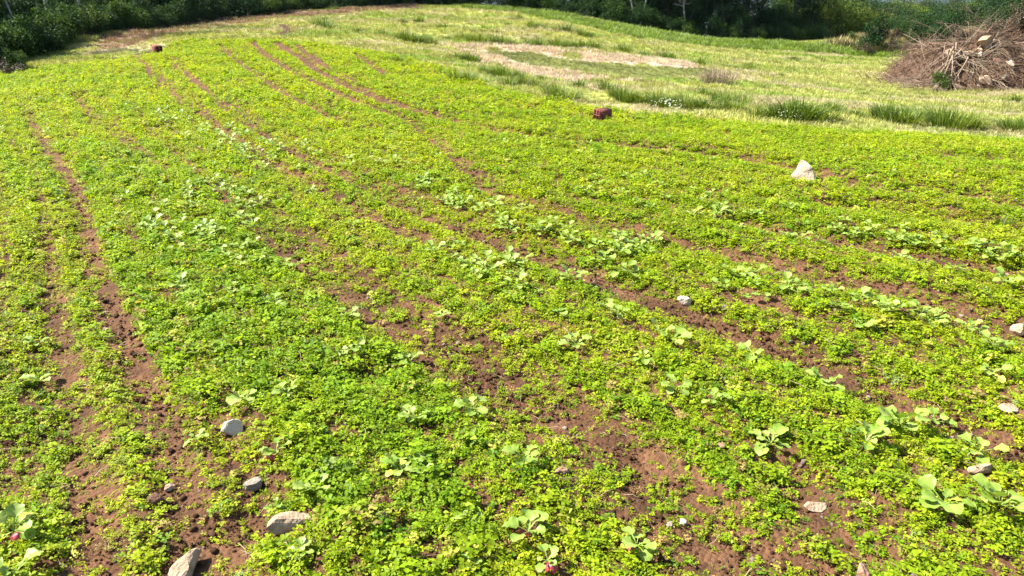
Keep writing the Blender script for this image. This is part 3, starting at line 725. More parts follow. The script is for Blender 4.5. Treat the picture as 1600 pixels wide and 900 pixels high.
# ================================================================== STONES
def stone_mesh(seed, dims, c1, c2, flats=16, name='stone'):
    r = np.random.default_rng(seed); bm = bmesh.new(); bmesh.ops.create_icosphere(bm, subdivisions=3, radius=1)
    pl = [(lambda v: v / np.linalg.norm(v))(r.normal(size=3)) for _ in range(flats)]; cut = [r.uniform(.48, .80) for _ in pl]
    for v in bm.verts:
        c = np.array(v.co[:])
        for p_, k in zip(pl, cut):
            d = c @ p_
            if d > k: c = c - p_ * (d - k) * .985
        nzv = float(vnoise(np.array([c[0] * 3 + seed]), np.array([c[1] * 3 + c[2] * 2.2]), seed)[0]) - .5
        v.co = Vector(c * (1 + nzv * .10)) * 1.35
        v.co.x *= dims[0] / 2; v.co.y *= dims[1] / 2; v.co.z *= dims[2] / 2
    me = bpy.data.meshes.new(name); bm.to_mesh(me); bm.free()
    me.materials.append(solid_mat('stone_%d' % seed, c1, c2, scale=12 / max(dims) * .15, rough=.9, bump=.5, bscale=90)); return me
BEIGE = ((.20, .13, .08), (.35, .25, .165)); PALE = ((.32, .25, .175), (.47, .39, .29)); GREY = ((.13, .105, .08), (.25, .205, .16)); RUST = ((.15, .08, .05), (.24, .145, .095))
for i, (a, b, dims, rot_, cc, sink, lab) in enumerate([
    (447, 815, (.16, .11, .075), (.1, .05, .35), BEIGE, .25, 'flat beige stone at the foot of the lush bed'),
    (284, 884, (.085, .155, .07), (.1, .15, -.45), BEIGE, .2, 'long pointed beige stone at the bottom edge'),
    (359, 662, (.105, .075, .085), (.2, .1, .2), PALE, .2, 'pale blocky stone beside a radish plant'),
    (398, 748, (.075, .05, .06), (.1, .2, .5), GREY, .2, 'grey stone on bare soil above the flat beige stone'),
    (1072, 466, (.095, .06, .065), (.2, .3, .2), PALE, .2, 'pale stone in the furrow right of centre'),
    (1274, 780, (.085, .05, .04), (.1, .1, .1), BEIGE, .3, 'beige stone at the head of a small bare patch'),
    (1126, 692, (.055, .04, .035), (0, .1, -.1), RUST, .2, 'brown stone right of the broad furrow'),
    (1535, 732, (.10, .055, .05), (.1, .05, .15), BEIGE, .25, 'beige stone under the red-rooted radish at the right edge'),
    (1597, 508, (.09, .08, .09), (.1, .2, .3), BEIGE, .2, 'orange-beige stone cut by the right edge'),
    (1578, 634, (.11, .06, .035), (.05, .1, .1), BEIGE, .3, 'thin pale stone lying flat near the right edge'),
    (878, 730, (.06, .045, .03), (.1, 0, .4), RUST, .25, 'small brown stone left of the broad furrow'),
    (594, 813, (.055, .04, .04), (0, .1, .6), GREY, .3, 'small greyish stone among weeds in the lush bed'),
    (163, 505, (.045, .035, .03), (0, 0, .2), BEIGE, .3, 'small pale stone in the left furrow'),
    (240, 775, (.075, .06, .045), (0, .1, .4), ((.07, .035, .02), (.12, .065, .04)), .3, 'crumbly brown clod in the left furrow'),
    (1131, 476, (.08, .05, .035), (0, .1, .1), BEIGE, .3, 'flat stone in the furrow right of the pale one'),
    (1048, 805, (.030, .022, .02), (0, 0, .3), GREY, .2, 'tiny dark grey stone in the broad furrow'),
    (1068, 800, (.036, .03, .024), (0, 0, .9), PALE, .2, 'tiny whitish stone in the broad furrow'),
    (1349, 893, (.05, .055, .055), (.2, 0, .3), RUST, .2, 'round reddish stone at the bottom edge right of centre'),
    (905, 238, (.15, .09, .06), (0, .1, .1), PALE, .3, 'pale weathered lump on the far rows'),
    (1360, 276, (.12, .07, .05), (0, 0, .3), BEIGE, .3, 'low beige stone right of the upright stone'),
    (262, 752, (.045, .03, .03), (0, 0, .3), BEIGE, .3, 'tiny beige stone beside the brown clod'),
]):
    dims = tuple(q * .86 for q in dims); p = gpt(a, b); p[2] += dims[2] * (.42 - sink) + .006
    tag(obj('stone', stone_mesh(100 + i, dims, *cc), loc=p, rot=rot_), lab, 'stone')
# upright triangular marker stone
p = gpt(1254, 279); bm = bmesh.new()
outl = [(-.118, -.03), (-.100, .045), (-.075, .085), (-.062, .125), (-.048, .195), (-.035, .215), (.02, .185), (.062, .145), (.085, .10), (.098, .05), (.118, -.03)]
fr = [bm.verts.new((x * .92, -.035 - .012 * math.sin(i * 2.1) + z * .12, z)) for i, (x, z) in enumerate(outl)]; bk = [bm.verts.new((x * .96, .04 + z * .02, z * .97)) for x, z in outl]
cf = bm.verts.new((.0, -.055, .07)); cf2 = bm.verts.new((-.02, -.036, .14)); nO = len(outl)
for i in range(nO):
    j = (i + 1) % nO
    bm.faces.new((fr[j], fr[i], bk[i], bk[j]))
    bm.faces.new((fr[i], fr[j], cf2 if 3 <= i <= 6 else cf))
bm.faces.new((fr[3], cf2, cf)); bm.faces.new((fr[7], cf, cf2)); bm.faces.new(bk[::-1])
bmesh.ops.recalc_face_normals(bm, faces=bm.faces); bmesh.ops.bevel(bm, geom=bm.edges[:], offset=.006, segments=2, affect='EDGES')
me = bpy.data.meshes.new('upright_stone'); bm.to_mesh(me); bm.free(); me.materials.append(solid_mat('upright_stone', (.25, .175, .11), (.37, .30, .21), scale=14, bump=.5, bscale=60))
tag(obj('upright_stone', me, loc=p, rot=(-.3, 0, -.45), scale=(1.12, .9, .9)), 'pale triangular stone standing upright in the field as a marker', 'stone')

# ================================================================== HOLLOW BRICKS
clay_m = solid_mat('fired_clay', (.105, .032, .022), (.18, .060, .040), scale=14, rough=.85, bump=.4, bscale=80)
def brick_mesh(L_, W_, H_, cols=2, rows=2):
    """hollow clay block: outer shell with through-cells along its length and grooved flanks"""
    g = Geo(); t = .012
    def box(x0, x1, y0, y1, z0, z1):
        V = [(x, y, z) for z in (z0, z1) for y in (y0, y1) for x in (x0, x1)]
        g.add(V, [[0, 2, 3, 1], [4, 5, 7, 6], [0, 1, 5, 4], [2, 6, 7, 3], [0, 4, 6, 2], [1, 3, 7, 5]])
    cw = (W_ - t * (cols + 1)) / cols; ch = (H_ - t * (rows + 1)) / rows
    for c in range(cols + 1): x0 = c * (cw + t) - W_ / 2; box(x0, x0 + t, -L_ / 2, L_ / 2, 0, H_)
    for c in range(cols):
        x0 = c * (cw + t) + t - W_ / 2
        for q in range(rows + 1): z0 = q * (ch + t); box(x0, x0 + cw, -L_ / 2 + .0005, L_ / 2 - .0005, z0 + (.001 if q == 0 else 0), z0 + t - .001)
    for s in (-1, 1):
        for k in range(5):
            z0 = H_ * (.1 + k * .17); xa = s * W_ / 2; box(min(xa, xa + s * .004), max(xa, xa + s * .004), -L_ / 2 + .002, L_ / 2 - .002, z0, z0 + H_ * .09)
    for k in range(4):
        x0 = -W_ / 2 + W_ * (.08 + k * .23); box(x0, x0 + W_ * .14, -L_ / 2 + .002, L_ / 2 - .002, H_ - .001, H_ + .003)
    return g.mesh('hollow_brick', clay_m)
p = gpt(941, 187); tag(obj('hollow_brick', brick_mesh(.24, .14, .155), loc=p + [0, 0, .012], rot=(.02, .03, R(-57))), 'red hollow clay brick lying at the far edge of the field near the rushes', 'brick')
p = gpt(247, 82); tag(obj('hollow_brick', brick_mesh(.29, .19, .19, 2, 3), loc=p + [0, 0, .02], rot=(.05, -.04, R(40))), 'dark red hollow clay brick at the upper left beside the brown patch', 'brick')

# ================================================================== RUSH TUFTS
rush_m = leaf_mat('rush_blade', colors=[(.032, .064, .007), (.078, .122, .012), (.18, .205, .04)], trans=.32, rough=.5, spec=.15)
def rush_mesh(seed, nb=150, h=.42, spread=.16, wd=.0045, lean=.6):
    g = Geo(); r = np.random.default_rng(seed)
    for k in range(nb):
        a = r.uniform(0, 6.283); q = np.array([math.cos(a), math.sin(a), 0]); rad = math.sqrt(r.uniform()); b = q * spread * rad
        o = q * lean * rad + np.append(r.normal(0, .14, 2), 0); hh = h * r.uniform(.45, 1.1); s = np.cross(o + [0, 0, .01], [0, 0, 1]); s = s / (np.linalg.norm(s) + 1e-9) * wd
        m = b + o * hh * .35 + np.array([0, 0, hh * .55]); t = b + o * hh + np.array([0, 0, hh * (1 - .25 * rad)])
        g.add([b - s, b + s, m + s * .8, m - s * .8, t], [[0, 1, 2, 3]], [[3, 2, 4]], float(np.clip(r.normal(.45, .25), 0, 1)))
    return g.mesh('rush_tuft', rush_m)
rush = [rush_mesh(900 + i, nb=(170, 130, 200, 110)[i % 4], spread=(.16, .12, .2, .1)[i % 4]) for i in range(6)]
RUSH = {
    ('dark rush tuft in the meadow behind the dead grass ring', 'rushes behind the dead grass ring'):
        [(812, 32, 1), (830, 43, 1.3), (842, 44, .9), (870, 50, .8), (885, 52, 1.2), (908, 58, 1.2), (921, 59, 1), (842, 71, 1.3), (828, 70, 1.2), (870, 74, 1.4), (888, 74, 1.4), (905, 76, 1.3), (922, 76, 1.2), (935, 76, 1), (960, 78, 1.2), (975, 80, 1.3), (1007, 86, 1.1), (1038, 90, 1.2), (1050, 91, 1), (1095, 103, .9),
         (1133, 104, 1), (1152, 107, 1.1), (1172, 107, 1), (800, 34, .7), (855, 45, .6), (945, 48, .7), (1000, 62, .7)],
    ('dark green rush tuft on the upper left meadow below the wood', 'rushes on the upper left meadow'):
        [(503, 42, 1.3), (512, 45, 1.2), (600, 56, 1.1), (632, 63, 1.2), (645, 68, 1.3), (658, 66, 1.2), (662, 60, 1), (675, 71, 1), (700, 62, .7), (722, 60, 1), (735, 64, 1.1), (750, 67, 1.2), (768, 66, 1.2), (785, 65, 1.1), (630, 33, .8), (655, 34, .8), (692, 42, .9), (622, 95, .8), (636, 106, .8), (560, 53, .6), (793, 41, .8)],
    ('rush tuft left of the red brick before the dead grass', 'rushes left of the red brick'):
        [(714, 126, 1.1), (730, 126, 1), (718, 95, 1.1), (738, 97, 1), (774, 120, 1), (786, 125, 1.1), (795, 133, 1.1), (818, 138, 1.1), (837, 139, 1), (848, 131, .8), (868, 152, 1.1), (882, 158, 1.2), (895, 155, 1), (755, 112, .8), (808, 118, .8), (905, 140, .8)],
    ('tall rush tuft in the band right of the red brick', 'rushes right of the red brick'):
        [(945, 140, 1), (962, 152, 1.1), (975, 157, 1.2), (990, 158, 1.2), (1030, 163, 1.1), (1048, 166, 1.2), (1065, 168, 1.3), (1082, 170, 1.2), (1100, 170, 1.2), (1118, 165, 1), (1100, 152, .9), (1132, 160, 1), (1140, 170, 1.1), (1160, 165, 1), (1185, 184, .8), (1190, 138, .8), (1010, 156, 1)],
    ('broad rush tuft in front of the brush pile', 'rushes in front of the brush pile'):
        [(1210, 182, 1.3), (1228, 184, 1.4), (1245, 187, 1.5), (1262, 188, 1.4), (1280, 186, 1.3), (1300, 178, 1), (1385, 188, 1.2), (1400, 193, 1.5), (1418, 194, 1.5), (1435, 190, 1.3), (1462, 195, 1.3), (1480, 200, 1.5), (1500, 201, 1.5), (1520, 200, 1.3), (1590, 160, 1), (1582, 205, 1.2), (1598, 208, 1.3), (1350, 150, .8), (1375, 182, 1), (1340, 186, .8), (1440, 152, .7)],
    ('small dark rush tuft in the meadow left of the brush pile', 'rushes left of the brush pile'):
        [(1266, 83, .9), (1282, 99, .9), (1305, 84, .7), (1330, 92, .7), (1240, 92, .7), (1220, 120, .6)],
}
ORD = 'leftmost second third fourth fifth sixth seventh eighth ninth tenth eleventh twelfth thirteenth fourteenth fifteenth sixteenth seventeenth eighteenth nineteenth twentieth'.split() + ['twenty-' + q for q in ('first', 'second', 'third', 'fourth', 'fifth', 'sixth', 'seventh', 'eighth')]
for (lab0, grp), pts in RUSH.items():
    for i_, (a, b, s) in enumerate(sorted(pts)):
        lab = lab0 + (', leftmost of its band' if i_ == 0 else ', ' + ORD[i_] + ' from the left')
        p = gpt(a + rng.uniform(-1, 1), b + rng.normal(0, 1.6)); o = obj('rush_tuft', rush[int(rng.integers(0, 6))], loc=p, rot=(0, 0, rng.uniform(0, 6.28)), scale=(s * rng.uniform(.95, 1.3) * max(1, p[1] / 17), s * rng.uniform(.95, 1.3), s * rng.uniform(.42, .72) * max(1, (p[1] / 20) ** .7)))
        tag(o, lab, 'rushes', grp)
tag(obj('grass_tuft', rush_mesh(950, 46, .13, .06, .0032, .9), loc=gpt(1563, 345), rot=(0, 0, 1), scale=1.1), 'dark spiky grass tuft alone in the field at the right edge', 'grass tuft')

# ================================================================== WOODS
bark_m = solid_mat('bark', (.045, .035, .026), (.11, .09, .07), scale=6, bump=.7, bscale=22)
palebark_m = solid_mat('pale_bark', (.13, .12, .10), (.26, .24, .21), scale=5, bump=.4, bscale=20)
FG = {
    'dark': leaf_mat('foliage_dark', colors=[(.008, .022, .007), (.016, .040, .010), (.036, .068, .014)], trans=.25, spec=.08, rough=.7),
    'mid': leaf_mat('foliage_mid', colors=[(.016, .038, .008), (.036, .072, .012), (.075, .110, .020)], trans=.28, spec=.08, rough=.7),
    'lime': leaf_mat('foliage_lime', colors=[(.040, .070, .008), (.082, .120, .012), (.140, .170, .028)], trans=.3, spec=.08, rough=.7),
    'olive': leaf_mat('foliage_olive', colors=[(.020, .030, .012), (.038, .050, .018), (.060, .070, .028)], trans=.25, spec=.08, rough=.7),
    'brown': leaf_mat('foliage_brown', colors=[(.022, .018, .010), (.045, .034, .016), (.08, .06, .028)], trans=.2),
}
def blob_leaves(r, blobs, nleaf, ll, lw):
    vol = np.array([b[3] ** 2 for b in blobs]); pick = r.choice(len(blobs), nleaf, p=vol / vol.sum()); B = np.array(blobs)[pick]
    nrm = r.normal(size=(nleaf, 3)); nrm /= np.linalg.norm(nrm, axis=1)[:, None]
    rad = B[:, 3:4] * (1 - .75 * r.uniform(size=(nleaf, 1)) ** 2.2) * r.uniform(.8, 1.12, (nleaf, 1))
    return leaf_cloud(B[:, :3] + nrm * rad * np.array([1, 1, .78]), nrm, ll, lw, r)
def shrub_pair(seed, w_, h, nleaf, ll, mat, nb=11):
    r = np.random.default_rng(seed); blobs = []; g = Geo()
    for k in range(nb):
        a = r.uniform(0, 6.28); q = math.sqrt(r.uniform()) * w_ * .36; z = h * r.uniform(.18, .82) * (1 - .35 * (q / (w_ * .4)) ** 2); rad = w_ * r.uniform(.12, .24)
        c = np.array([math.cos(a) * q, math.sin(a) * q, max(z, rad * .6)]); blobs.append((*c, rad))
        g.tube([(c[0] * .15, c[1] * .15, 0), (c[0] * .5, c[1] * .5, c[2] * .55), tuple(c)], [.022 * h, .014 * h, .004 * h], k=4)
    for k in range(nb):   # stray shoots break the outline
        b = blobs[int(r.integers(0, nb))]; d = r.normal(size=3); d[2] = abs(d[2]) + .4; d /= np.linalg.norm(d); c = np.array(b[:3]) + d * b[3] * 1.15; blobs.append((*c, b[3] * .38))
    V, Q, lv = blob_leaves(r, blobs, nleaf, ll, ll * .52); V[:, 2] = np.maximum(V[:, 2], .01)
    return g.mesh('stem', bark_m, True), np_mesh('foliage', V, [Q], mat, lv)
def tree_pair(seed, h, cw, nleaf, ll, mat, bark, z0=.22, lean=.0, bare=False, trk=.015):
    r = np.random.default_rng(seed); g = Geo(); blobs = []
    n_ = 7; tp = []; x = y = 0.
    ldir = r.uniform(0, 6.28)
    for i in range(n_):
        t = i / (n_ - 1); tp.append((x + lean * h * t * math.cos(ldir) + r.normal(0, .02 * h * t), y + lean * h * t * math.sin(ldir) + r.normal(0, .02 * h * t), h * .88 * t))
    tr = [h * trk * (1.25 - 1.05 * i / (n_ - 1)) for i in range(n_)]; tr[0] *= 1.35
    g.tube(tp, tr, k=8); tp = np.array(tp)
    for k in range(15):
        t = r.uniform(z0 + .06, .98); f = t * (n_ - 1); i = min(int(f), n_ - 2); b = tp[i] + (tp[i + 1] - tp[i]) * (f - i)
        a = r.uniform(0, 6.28); ln = cw * .5 * r.uniform(.45, 1) * (1.1 - .55 * abs(t - .5)); e = np.array([math.cos(a) * ln, math.sin(a) * ln, ln * r.uniform(.1, .7)])
        g.tube([b, b + e * .5 + [0, 0, ln * .08], b + e], [h * .006, h * .004, h * .0015], k=5)
        if not bare or k > 11: blobs.append((*(b + e * .85), cw * r.uniform(.13, .22)))
        if not bare: blobs.append((*(b + e * .45 + r.normal(0, .05 * cw, 3)), cw * r.uniform(.12, .2)))
        if bare:
            for q in range(3):
                e2 = e * r.uniform(.3, .6) + r.normal(0, ln * .25, 3); g.tube([b + e * .6, b + e * .6 + e2 * .6, b + e * .6 + e2 + [0, 0, ln * .15]], [h * .003, h * .002, h * .0008], k=4)
    blobs.append((*tp[-1], cw * .2))
    V, Q, lv = blob_leaves(r, blobs, nleaf, ll, ll * .5)
    return g.mesh('trunk', bark, True), np_mesh('crown', V, [Q], mat, lv)
def plant(name, pair, p, label, cat, group, scale, names):
    e = obj(name, None, loc=p, rot=(0, 0, rng.uniform(0, 6.28)), scale=scale); tag(e, label, cat, group)
    for nm, me in zip(names, pair): obj(nm, me, e)
    return e
BUSH = [shrub_pair(300 + i, 1.5, 1.1, 2600, .075, FG[k]) for i, k in enumerate(('dark', 'mid', 'dark', 'mid', 'dark', 'brown'))]
SHRUB = [shrub_pair(320 + i, 2.6, 3.0, 5200, .11, FG[k], 15) for i, k in enumerate(('dark', 'dark', 'mid', 'dark', 'olive'))]
TREE = [tree_pair(340 + i, 8.5, 4.6, 7000, .15, FG[k], bark_m) for i, k in enumerate(('dark', 'mid', 'dark', 'olive', 'dark'))]
PALE_TREE = [tree_pair(360, 9, 3.4, 1500, .14, FG['dark'], palebark_m, .42, .05, False, .0075), tree_pair(361, 8, 3.2, 500, .12, FG['olive'], palebark_m, .2, .03, True, .008), tree_pair(362, 9, 3.0, 1200, .14, FG['dark'], palebark_m, .45, .22, False, .006)]
FAR_TREE = [tree_pair(370 + i, 7, 6.0, 6500, .20, FG[k], bark_m, .08) for i, k in enumerate(('lime', 'olive', 'mid', 'olive', 'dark'))]
def gz1(x, y): return float(ground_z(np.array([x]), np.array([y]))[0])
seg = np.diff(edge_w, axis=0); sl_ = np.hypot(seg[:, 0], seg[:, 1]); cum = np.concatenate([[0], np.cumsum(sl_)])
def edge_at(s):
    i = int(np.clip(np.searchsorted(cum, s) - 1, 0, len(seg) - 1)); t = (s - cum[i]) / sl_[i]; p = edge_w[i] + seg[i] * t; d = seg[i] / sl_[i]
    return p, np.array([-d[1], d[0]])
S_BACK = cum[8]            # where the left flank ends and the back of the meadow begins
S_END = cum[-1]
def where(s): return ('left', 'left of the field') if s < S_BACK else ('back', 'behind the mown meadow')
s = .2
while s < S_END:                                     # low bushes on the edge
    p, nn = edge_at(s); q = p + nn * rng.uniform(.2, .9); k, wtxt = where(s)
    plant('bush', BUSH[int(rng.choice([0, 1, 2, 3, 4, 0, 1, 2, 3, 4, 0, 2]))], (q[0], q[1], gz1(*q) - .05), 'low leafy bush on the edge of the dark wood ' + wtxt, 'bush', 'edge bushes ' + wtxt, rng.uniform(.7, 1.3), ('stem', 'foliage'))
    s += rng.uniform(.42, .8)
for off, st in ((2.3, 1.5), (4.6, 1.9)):             # shrubs behind them
    s = rng.uniform(0, 1)
    while s < S_END + 1:
        p, nn = edge_at(min(s, S_END)); q = p + nn * (off + rng.uniform(-.6, .6)); k, wtxt = where(s)
        hmax = 1.0 if k == 'back' else min(1, (.8 + .85 * off) / 3.0)
        plant('shrub', SHRUB[int(rng.integers(0, 5))], (q[0], q[1], gz1(*q) - .05), 'tall dark shrub inside the wood ' + wtxt, 'shrub', 'wood shrubs ' + wtxt, rng.uniform(.75, 1.1) * hmax, ('stem', 'foliage'))
        s += rng.uniform(.8, 1.2) * st
for off, st in ((4.2, 2.6), (7.2, 2.8), (10.5, 3.2)):
    s = rng.uniform(0, 2)
    while s < S_END + 1.5:
        k, wtxt = where(s)
        p, nn = edge_at(min(s, S_END)); q = p + nn * (off + (3.2 if k == 'left' else 0) + rng.uniform(-1, 1))
        plant('tree', TREE[int(rng.integers(0, 5))], (q[0], q[1], gz1(*q) - .1), 'dark leafy tree in the wood ' + wtxt, 'tree', 'wood trees ' + wtxt, rng.uniform(.8, 1.15) * (.82 if k == 'left' else 1.0), ('trunk', 'crown'))
        s += rng.uniform(.8, 1.2) * st
for a, b, off, v, sc_, lab in [(80, 62, .9, 0, .8, 'slender tree with a white trunk at the upper left of the wood'), (42, 86, 1.0, 2, .6, 'thin tree with a pale leaning trunk at the far left of the wood'), (184, 46, 2.6, 0, .8, 'tree with a thin grey trunk right of the white trunk'),
                               (136, 56, 2.6, 0, .7, 'tree with a mossy pale trunk beside the white trunk'), (935, 30, .9, 0, .9, 'tree with a thin pale trunk in the back wood'), (966, 36, 1.0, 0, .8, 'second thin pale trunk in the back wood'), (993, 42, .9, 2, .9, 'leaning pale trunk in the back wood'),
                               (1000, 44, .9, 2, .8, 'pale trunk close behind the leaning one'), (1067, 55, .5, 1, .85, 'nearly bare pale tree standing out from the back wood'), (1135, 62, .5, 2, .8, 'thin pale trunk slanting to the right in the back wood')]:
    q0 = hit(a, b); i = int(np.argmin(np.hypot(edge_w[:, 0] - q0[0], edge_w[:, 1] - q0[1]))); nn = edge_at(cum[min(i, len(seg) - 1)] + .01)[1]
    q = q0[:2] + nn * off; q[0] = q0[0] / q0[1] * q[1] if True else q[0]
    plant('pale_trunk_tree', PALE_TREE[v], (q[0], q[1], gz1(*q) - .1), lab, 'tree', None, sc_, ('trunk', 'crown'))
# the wood goes on behind as one dark mass
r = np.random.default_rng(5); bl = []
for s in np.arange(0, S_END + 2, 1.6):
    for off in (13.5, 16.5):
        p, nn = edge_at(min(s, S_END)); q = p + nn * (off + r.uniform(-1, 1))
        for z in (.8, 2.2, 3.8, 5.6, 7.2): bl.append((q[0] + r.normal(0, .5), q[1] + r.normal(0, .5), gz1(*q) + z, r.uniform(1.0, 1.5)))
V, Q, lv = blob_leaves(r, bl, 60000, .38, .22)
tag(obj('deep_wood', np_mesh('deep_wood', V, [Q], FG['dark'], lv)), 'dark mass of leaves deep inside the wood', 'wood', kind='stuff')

# trees beyond the bank on the right, down in the valley
FT = [  # px, top py, distance, tree kind, size, label
    (1302, -6, 55, 0, 1.0, 'yellow-green tree at the right end of the wood'), (1335, 0, 58, 0, 1.05, 'lime green tree standing right of the dark wood'), (1348, 22, 54, 0, .65, 'rounded mid green tree in front of the lime tree'),
    (1262, -25, 58, 4, 1.3, 'large dark tree behind the right end of the wood'), (1290, -15, 62, 2, 1.3, 'tall green tree behind the yellow-green tree'), (1322, -4, 66, 4, 1.2, 'dark tree between the lime trees'),
    (1368, 8, 60, 1, .8, 'olive tree right of the lime tree'), (1388, 24, 58, 4, .7, 'dark tree behind the grassy bank'), (1405, 26, 66, 3, .75, 'grey-olive tree above the grassy bank'), (1440, 30, 64, 1, .7, 'green tree in the dip behind the bank'),
    (1475, 22, 62, 4, .75, 'dark round tree behind the middle of the bank'), (1500, 24, 66, 3, .75, 'green tree behind the bank left of the brush pile'), (1540, 18, 68, 3, .85, 'olive tree behind the brush pile'), (1585, 12, 66, 1, .9, 'olive tree at the right edge behind the brush pile'), (1640, 8, 66, 4, .9, 'dark tree just past the right edge')]
def place_far(a, top, d, v, sc_, lab, grp):
    tp_ = at(a, top, d); h = 7 * sc_; z = tp_[2] - h; g0 = gz1(tp_[0], tp_[1])
    plant('tree', FAR_TREE[v], (tp_[0], tp_[1], g0 - .1), lab, 'tree', grp, (sc_, sc_, max(.35, (tp_[2] - g0) / 7)), ('trunk', 'crown'))
for t in FT: place_far(*t, None)
for k in range(80):
    a = rng.uniform(1230, 1680); d = rng.uniform(80, 150); top = np.interp(a, [1290, 1380, 1430, 1470, 1560, 1680], [-12, 2, 9, 2, -10, -18]) + rng.uniform(-5, 12) + np.interp(d, [80, 150], [8, -6])
    place_far(a, top, d, int(rng.choice([0, 1, 3, 4, 4])), rng.uniform(.8, 1.3), 'distant grey-green tree on the slope beyond the bank', 'distant trees beyond the bank')
# shrubs on the bank
for a, b, sc_, v, lab in [(1372, 78, 1.5, 4, 'dark bush at the left end of the grassy bank'), (1385, 62, 1.0, 5, 'brownish bush on the crest of the bank'), (1412, 60, .9, 2, 'small green bush on the bank crest'), (1440, 66, 1.3, 4, 'spreading green bush on the bank face'), (1462, 72, 1.1, 2, 'bush on the bank beside the brush pile'),
                          (1400, 82, .8, 5, 'rusty dry bush at the foot of the bank'), (1425, 84, .8, 5, 'second dry bush at the bank foot'), (1350, 84, .7, 5, 'low dry bush left of the bank bushes'), (1490, 58, 1.3, 4, 'bush behind the left shoulder of the brush pile'), (1330, 66, .6, 1, 'small bush where bank and wood meet'), (1560, 50, 1.3, 2, 'bush behind the top of the brush pile'), (1595, 52, 1.2, 5, 'brown bush behind the brush pile at the right edge')]:
    p = gpt(a, b); plant('bush', BUSH[v], (p[0], p[1], p[2] - .05), lab, 'bush', None, sc_, ('stem', 'foliage'))
for a, b, sc_, v, lab in [(35, 107, .5, 3, 'small light bush on the grass at the left edge of the wood'), (20, 112, .4, 5, 'brown withered weed clump at the far left'), (58, 78, .6, 5, 'reddish-brown dead bush at the foot of the left wood'), (80, 72, .45, 5, 'second reddish dead bush at the foot of the left wood')]:
    p = gpt(a, b); plant('bush', BUSH[v], (p[0], p[1], p[2] - .04), lab, 'bush', None, sc_, ('stem', 'foliage'))

# dry pinkish twig bush near the dead grass ring
g = Geo(); r = np.random.default_rng(77)
for k in range(160):
    a = r.uniform(0, 6.28); q = np.array([math.cos(a), math.sin(a) * .5, 0]) * math.sqrt(r.uniform()) * .42; t = q * 1.25 + np.array([r.normal(0, .05), r.normal(0, .05), r.uniform(.25, .5)])
    g.tube([q, (q + t) / 2 + r.normal(0, .02, 3), t], [.005, .004, .0015], k=3, lv=float(r.uniform()))
drytwig_m = leaf_mat('dry_twig', colors=[(.15, .095, .065), (.27, .195, .14)], trans=.05, rough=.8, spec=.1)
tag(obj('dry_bush', g.mesh('dry_bush', drytwig_m), loc=gpt(1121, 132)), 'pinkish dry twig bush at the right end of the dead grass ring', 'bush')

# ================================================================== BRUSH PILE
PB = gpt(1545, 143); ux = np.array([1., 0, 0])
mound_m = solid_mat('pile_earth', (.040, .022, .013), (.115, .066, .040), scale=5, bump=1.0, bscale=24)
def pile_h(x, y):
    """height of the heap above its base; x to the right, y away from the viewer, metres from PB"""
    cx_, w1, w2 = 1.4, 3.2, 4.6
    a = np.where(x < cx_, (x - cx_) / w1, (x - cx_) / w2); b = (y - 2.1) / 2.3
    h = np.clip(1 - a * a - b * b, 0, 1) ** .75 * 1.28
    h2 = np.clip(1 - ((x - 3.2) / 2.9) ** 2 - ((y - 2.8) / 2.2) ** 2, 0, 1) ** .8 * 2.05
    return np.maximum(h, h2) * (1 + 1.0 * (fbm(x * 1.5 + 9, y * 1.5, 91) - .5))
gx, gy = np.meshgrid(np.linspace(-2.6, 6.2, 90), np.linspace(-.5, 5.3, 60)); hz = pile_h(gx, gy)
wx, wy = gx + PB[0], gy + PB[1]; V = np.stack([wx, wy, ground_z(wx, wy) - .04 + hz + (fbm(gx * 6, gy * 6, 92) - .5) * .16 * (hz > .02)], -1).reshape(-1, 3)
ii = np.arange(gx.size).reshape(gx.shape); Q = np.stack([ii[:-1, :-1], ii[:-1, 1:], ii[1:, 1:], ii[1:, :-1]], -1).reshape(-1, 4)
Q = Q[(hz.ravel()[Q] > .001).any(1)]
tag(obj('earth_heap', np_mesh('earth_heap', V, [Q], mound_m, smooth=True)), 'brown heap of earth and rubble under the brush pile at the right', 'heap')
def pile_top(x, y): return base_z(x, y) + pile_h(x - PB[0], y - PB[1])
def on_pile(x, y): return np.array([x + PB[0], y + PB[1], gz1(x + PB[0], y + PB[1]) + float(pile_h(np.array([x]), np.array([y]))[0])])
bleach_m = leaf_mat('bleached_wood', colors=[(.13, .092, .06), (.27, .205, .14)], trans=.0, rough=.8, spec=.15)
twig_m = leaf_mat('brown_twigs', colors=[(.034, .018, .011), (.075, .042, .026), (.13, .085, .054), (.23, .17, .115)], trans=.0, rough=.85, spec=.1, rnd=False)
def branch(seed, start, d, ln, rad, mat, sub=6, droop=.25):
    g = Geo(); r = np.random.default_rng(seed)
    def limb(p0, d0, l0, r0, lvl):
        pts = [np.array(p0)]; dd = np.array(d0, float); n_ = 6
        for k in range(n_): dd = dd + r.normal(0, .13, 3) - np.array([0, 0, droop / n_ * (1 if lvl else .8)]); dd /= np.linalg.norm(dd); pts.append(pts[-1] + dd * l0 / n_)
        g.tube(pts, [r0 * (1 - .85 * k / n_) for k in range(n_ + 1)], k=6 if lvl == 0 else 4, lv=float(np.clip(r.normal(.5, .25), 0, 1)))
        if lvl < 2:
            for q in range(sub if lvl == 0 else 3):
                i = int(r.integers(1, n_)); d2 = dd * .6 + r.normal(0, .5, 3); d2 /= np.linalg.norm(d2); limb(pts[i], d2, l0 * r.uniform(.3, .6), r0 * .5 * (1 - .6 * i / n_), lvl + 1)
    limb((0, 0, 0), d, ln, rad, 0)
    return obj('dead_branch', g.mesh('dead_branch', mat), loc=start)
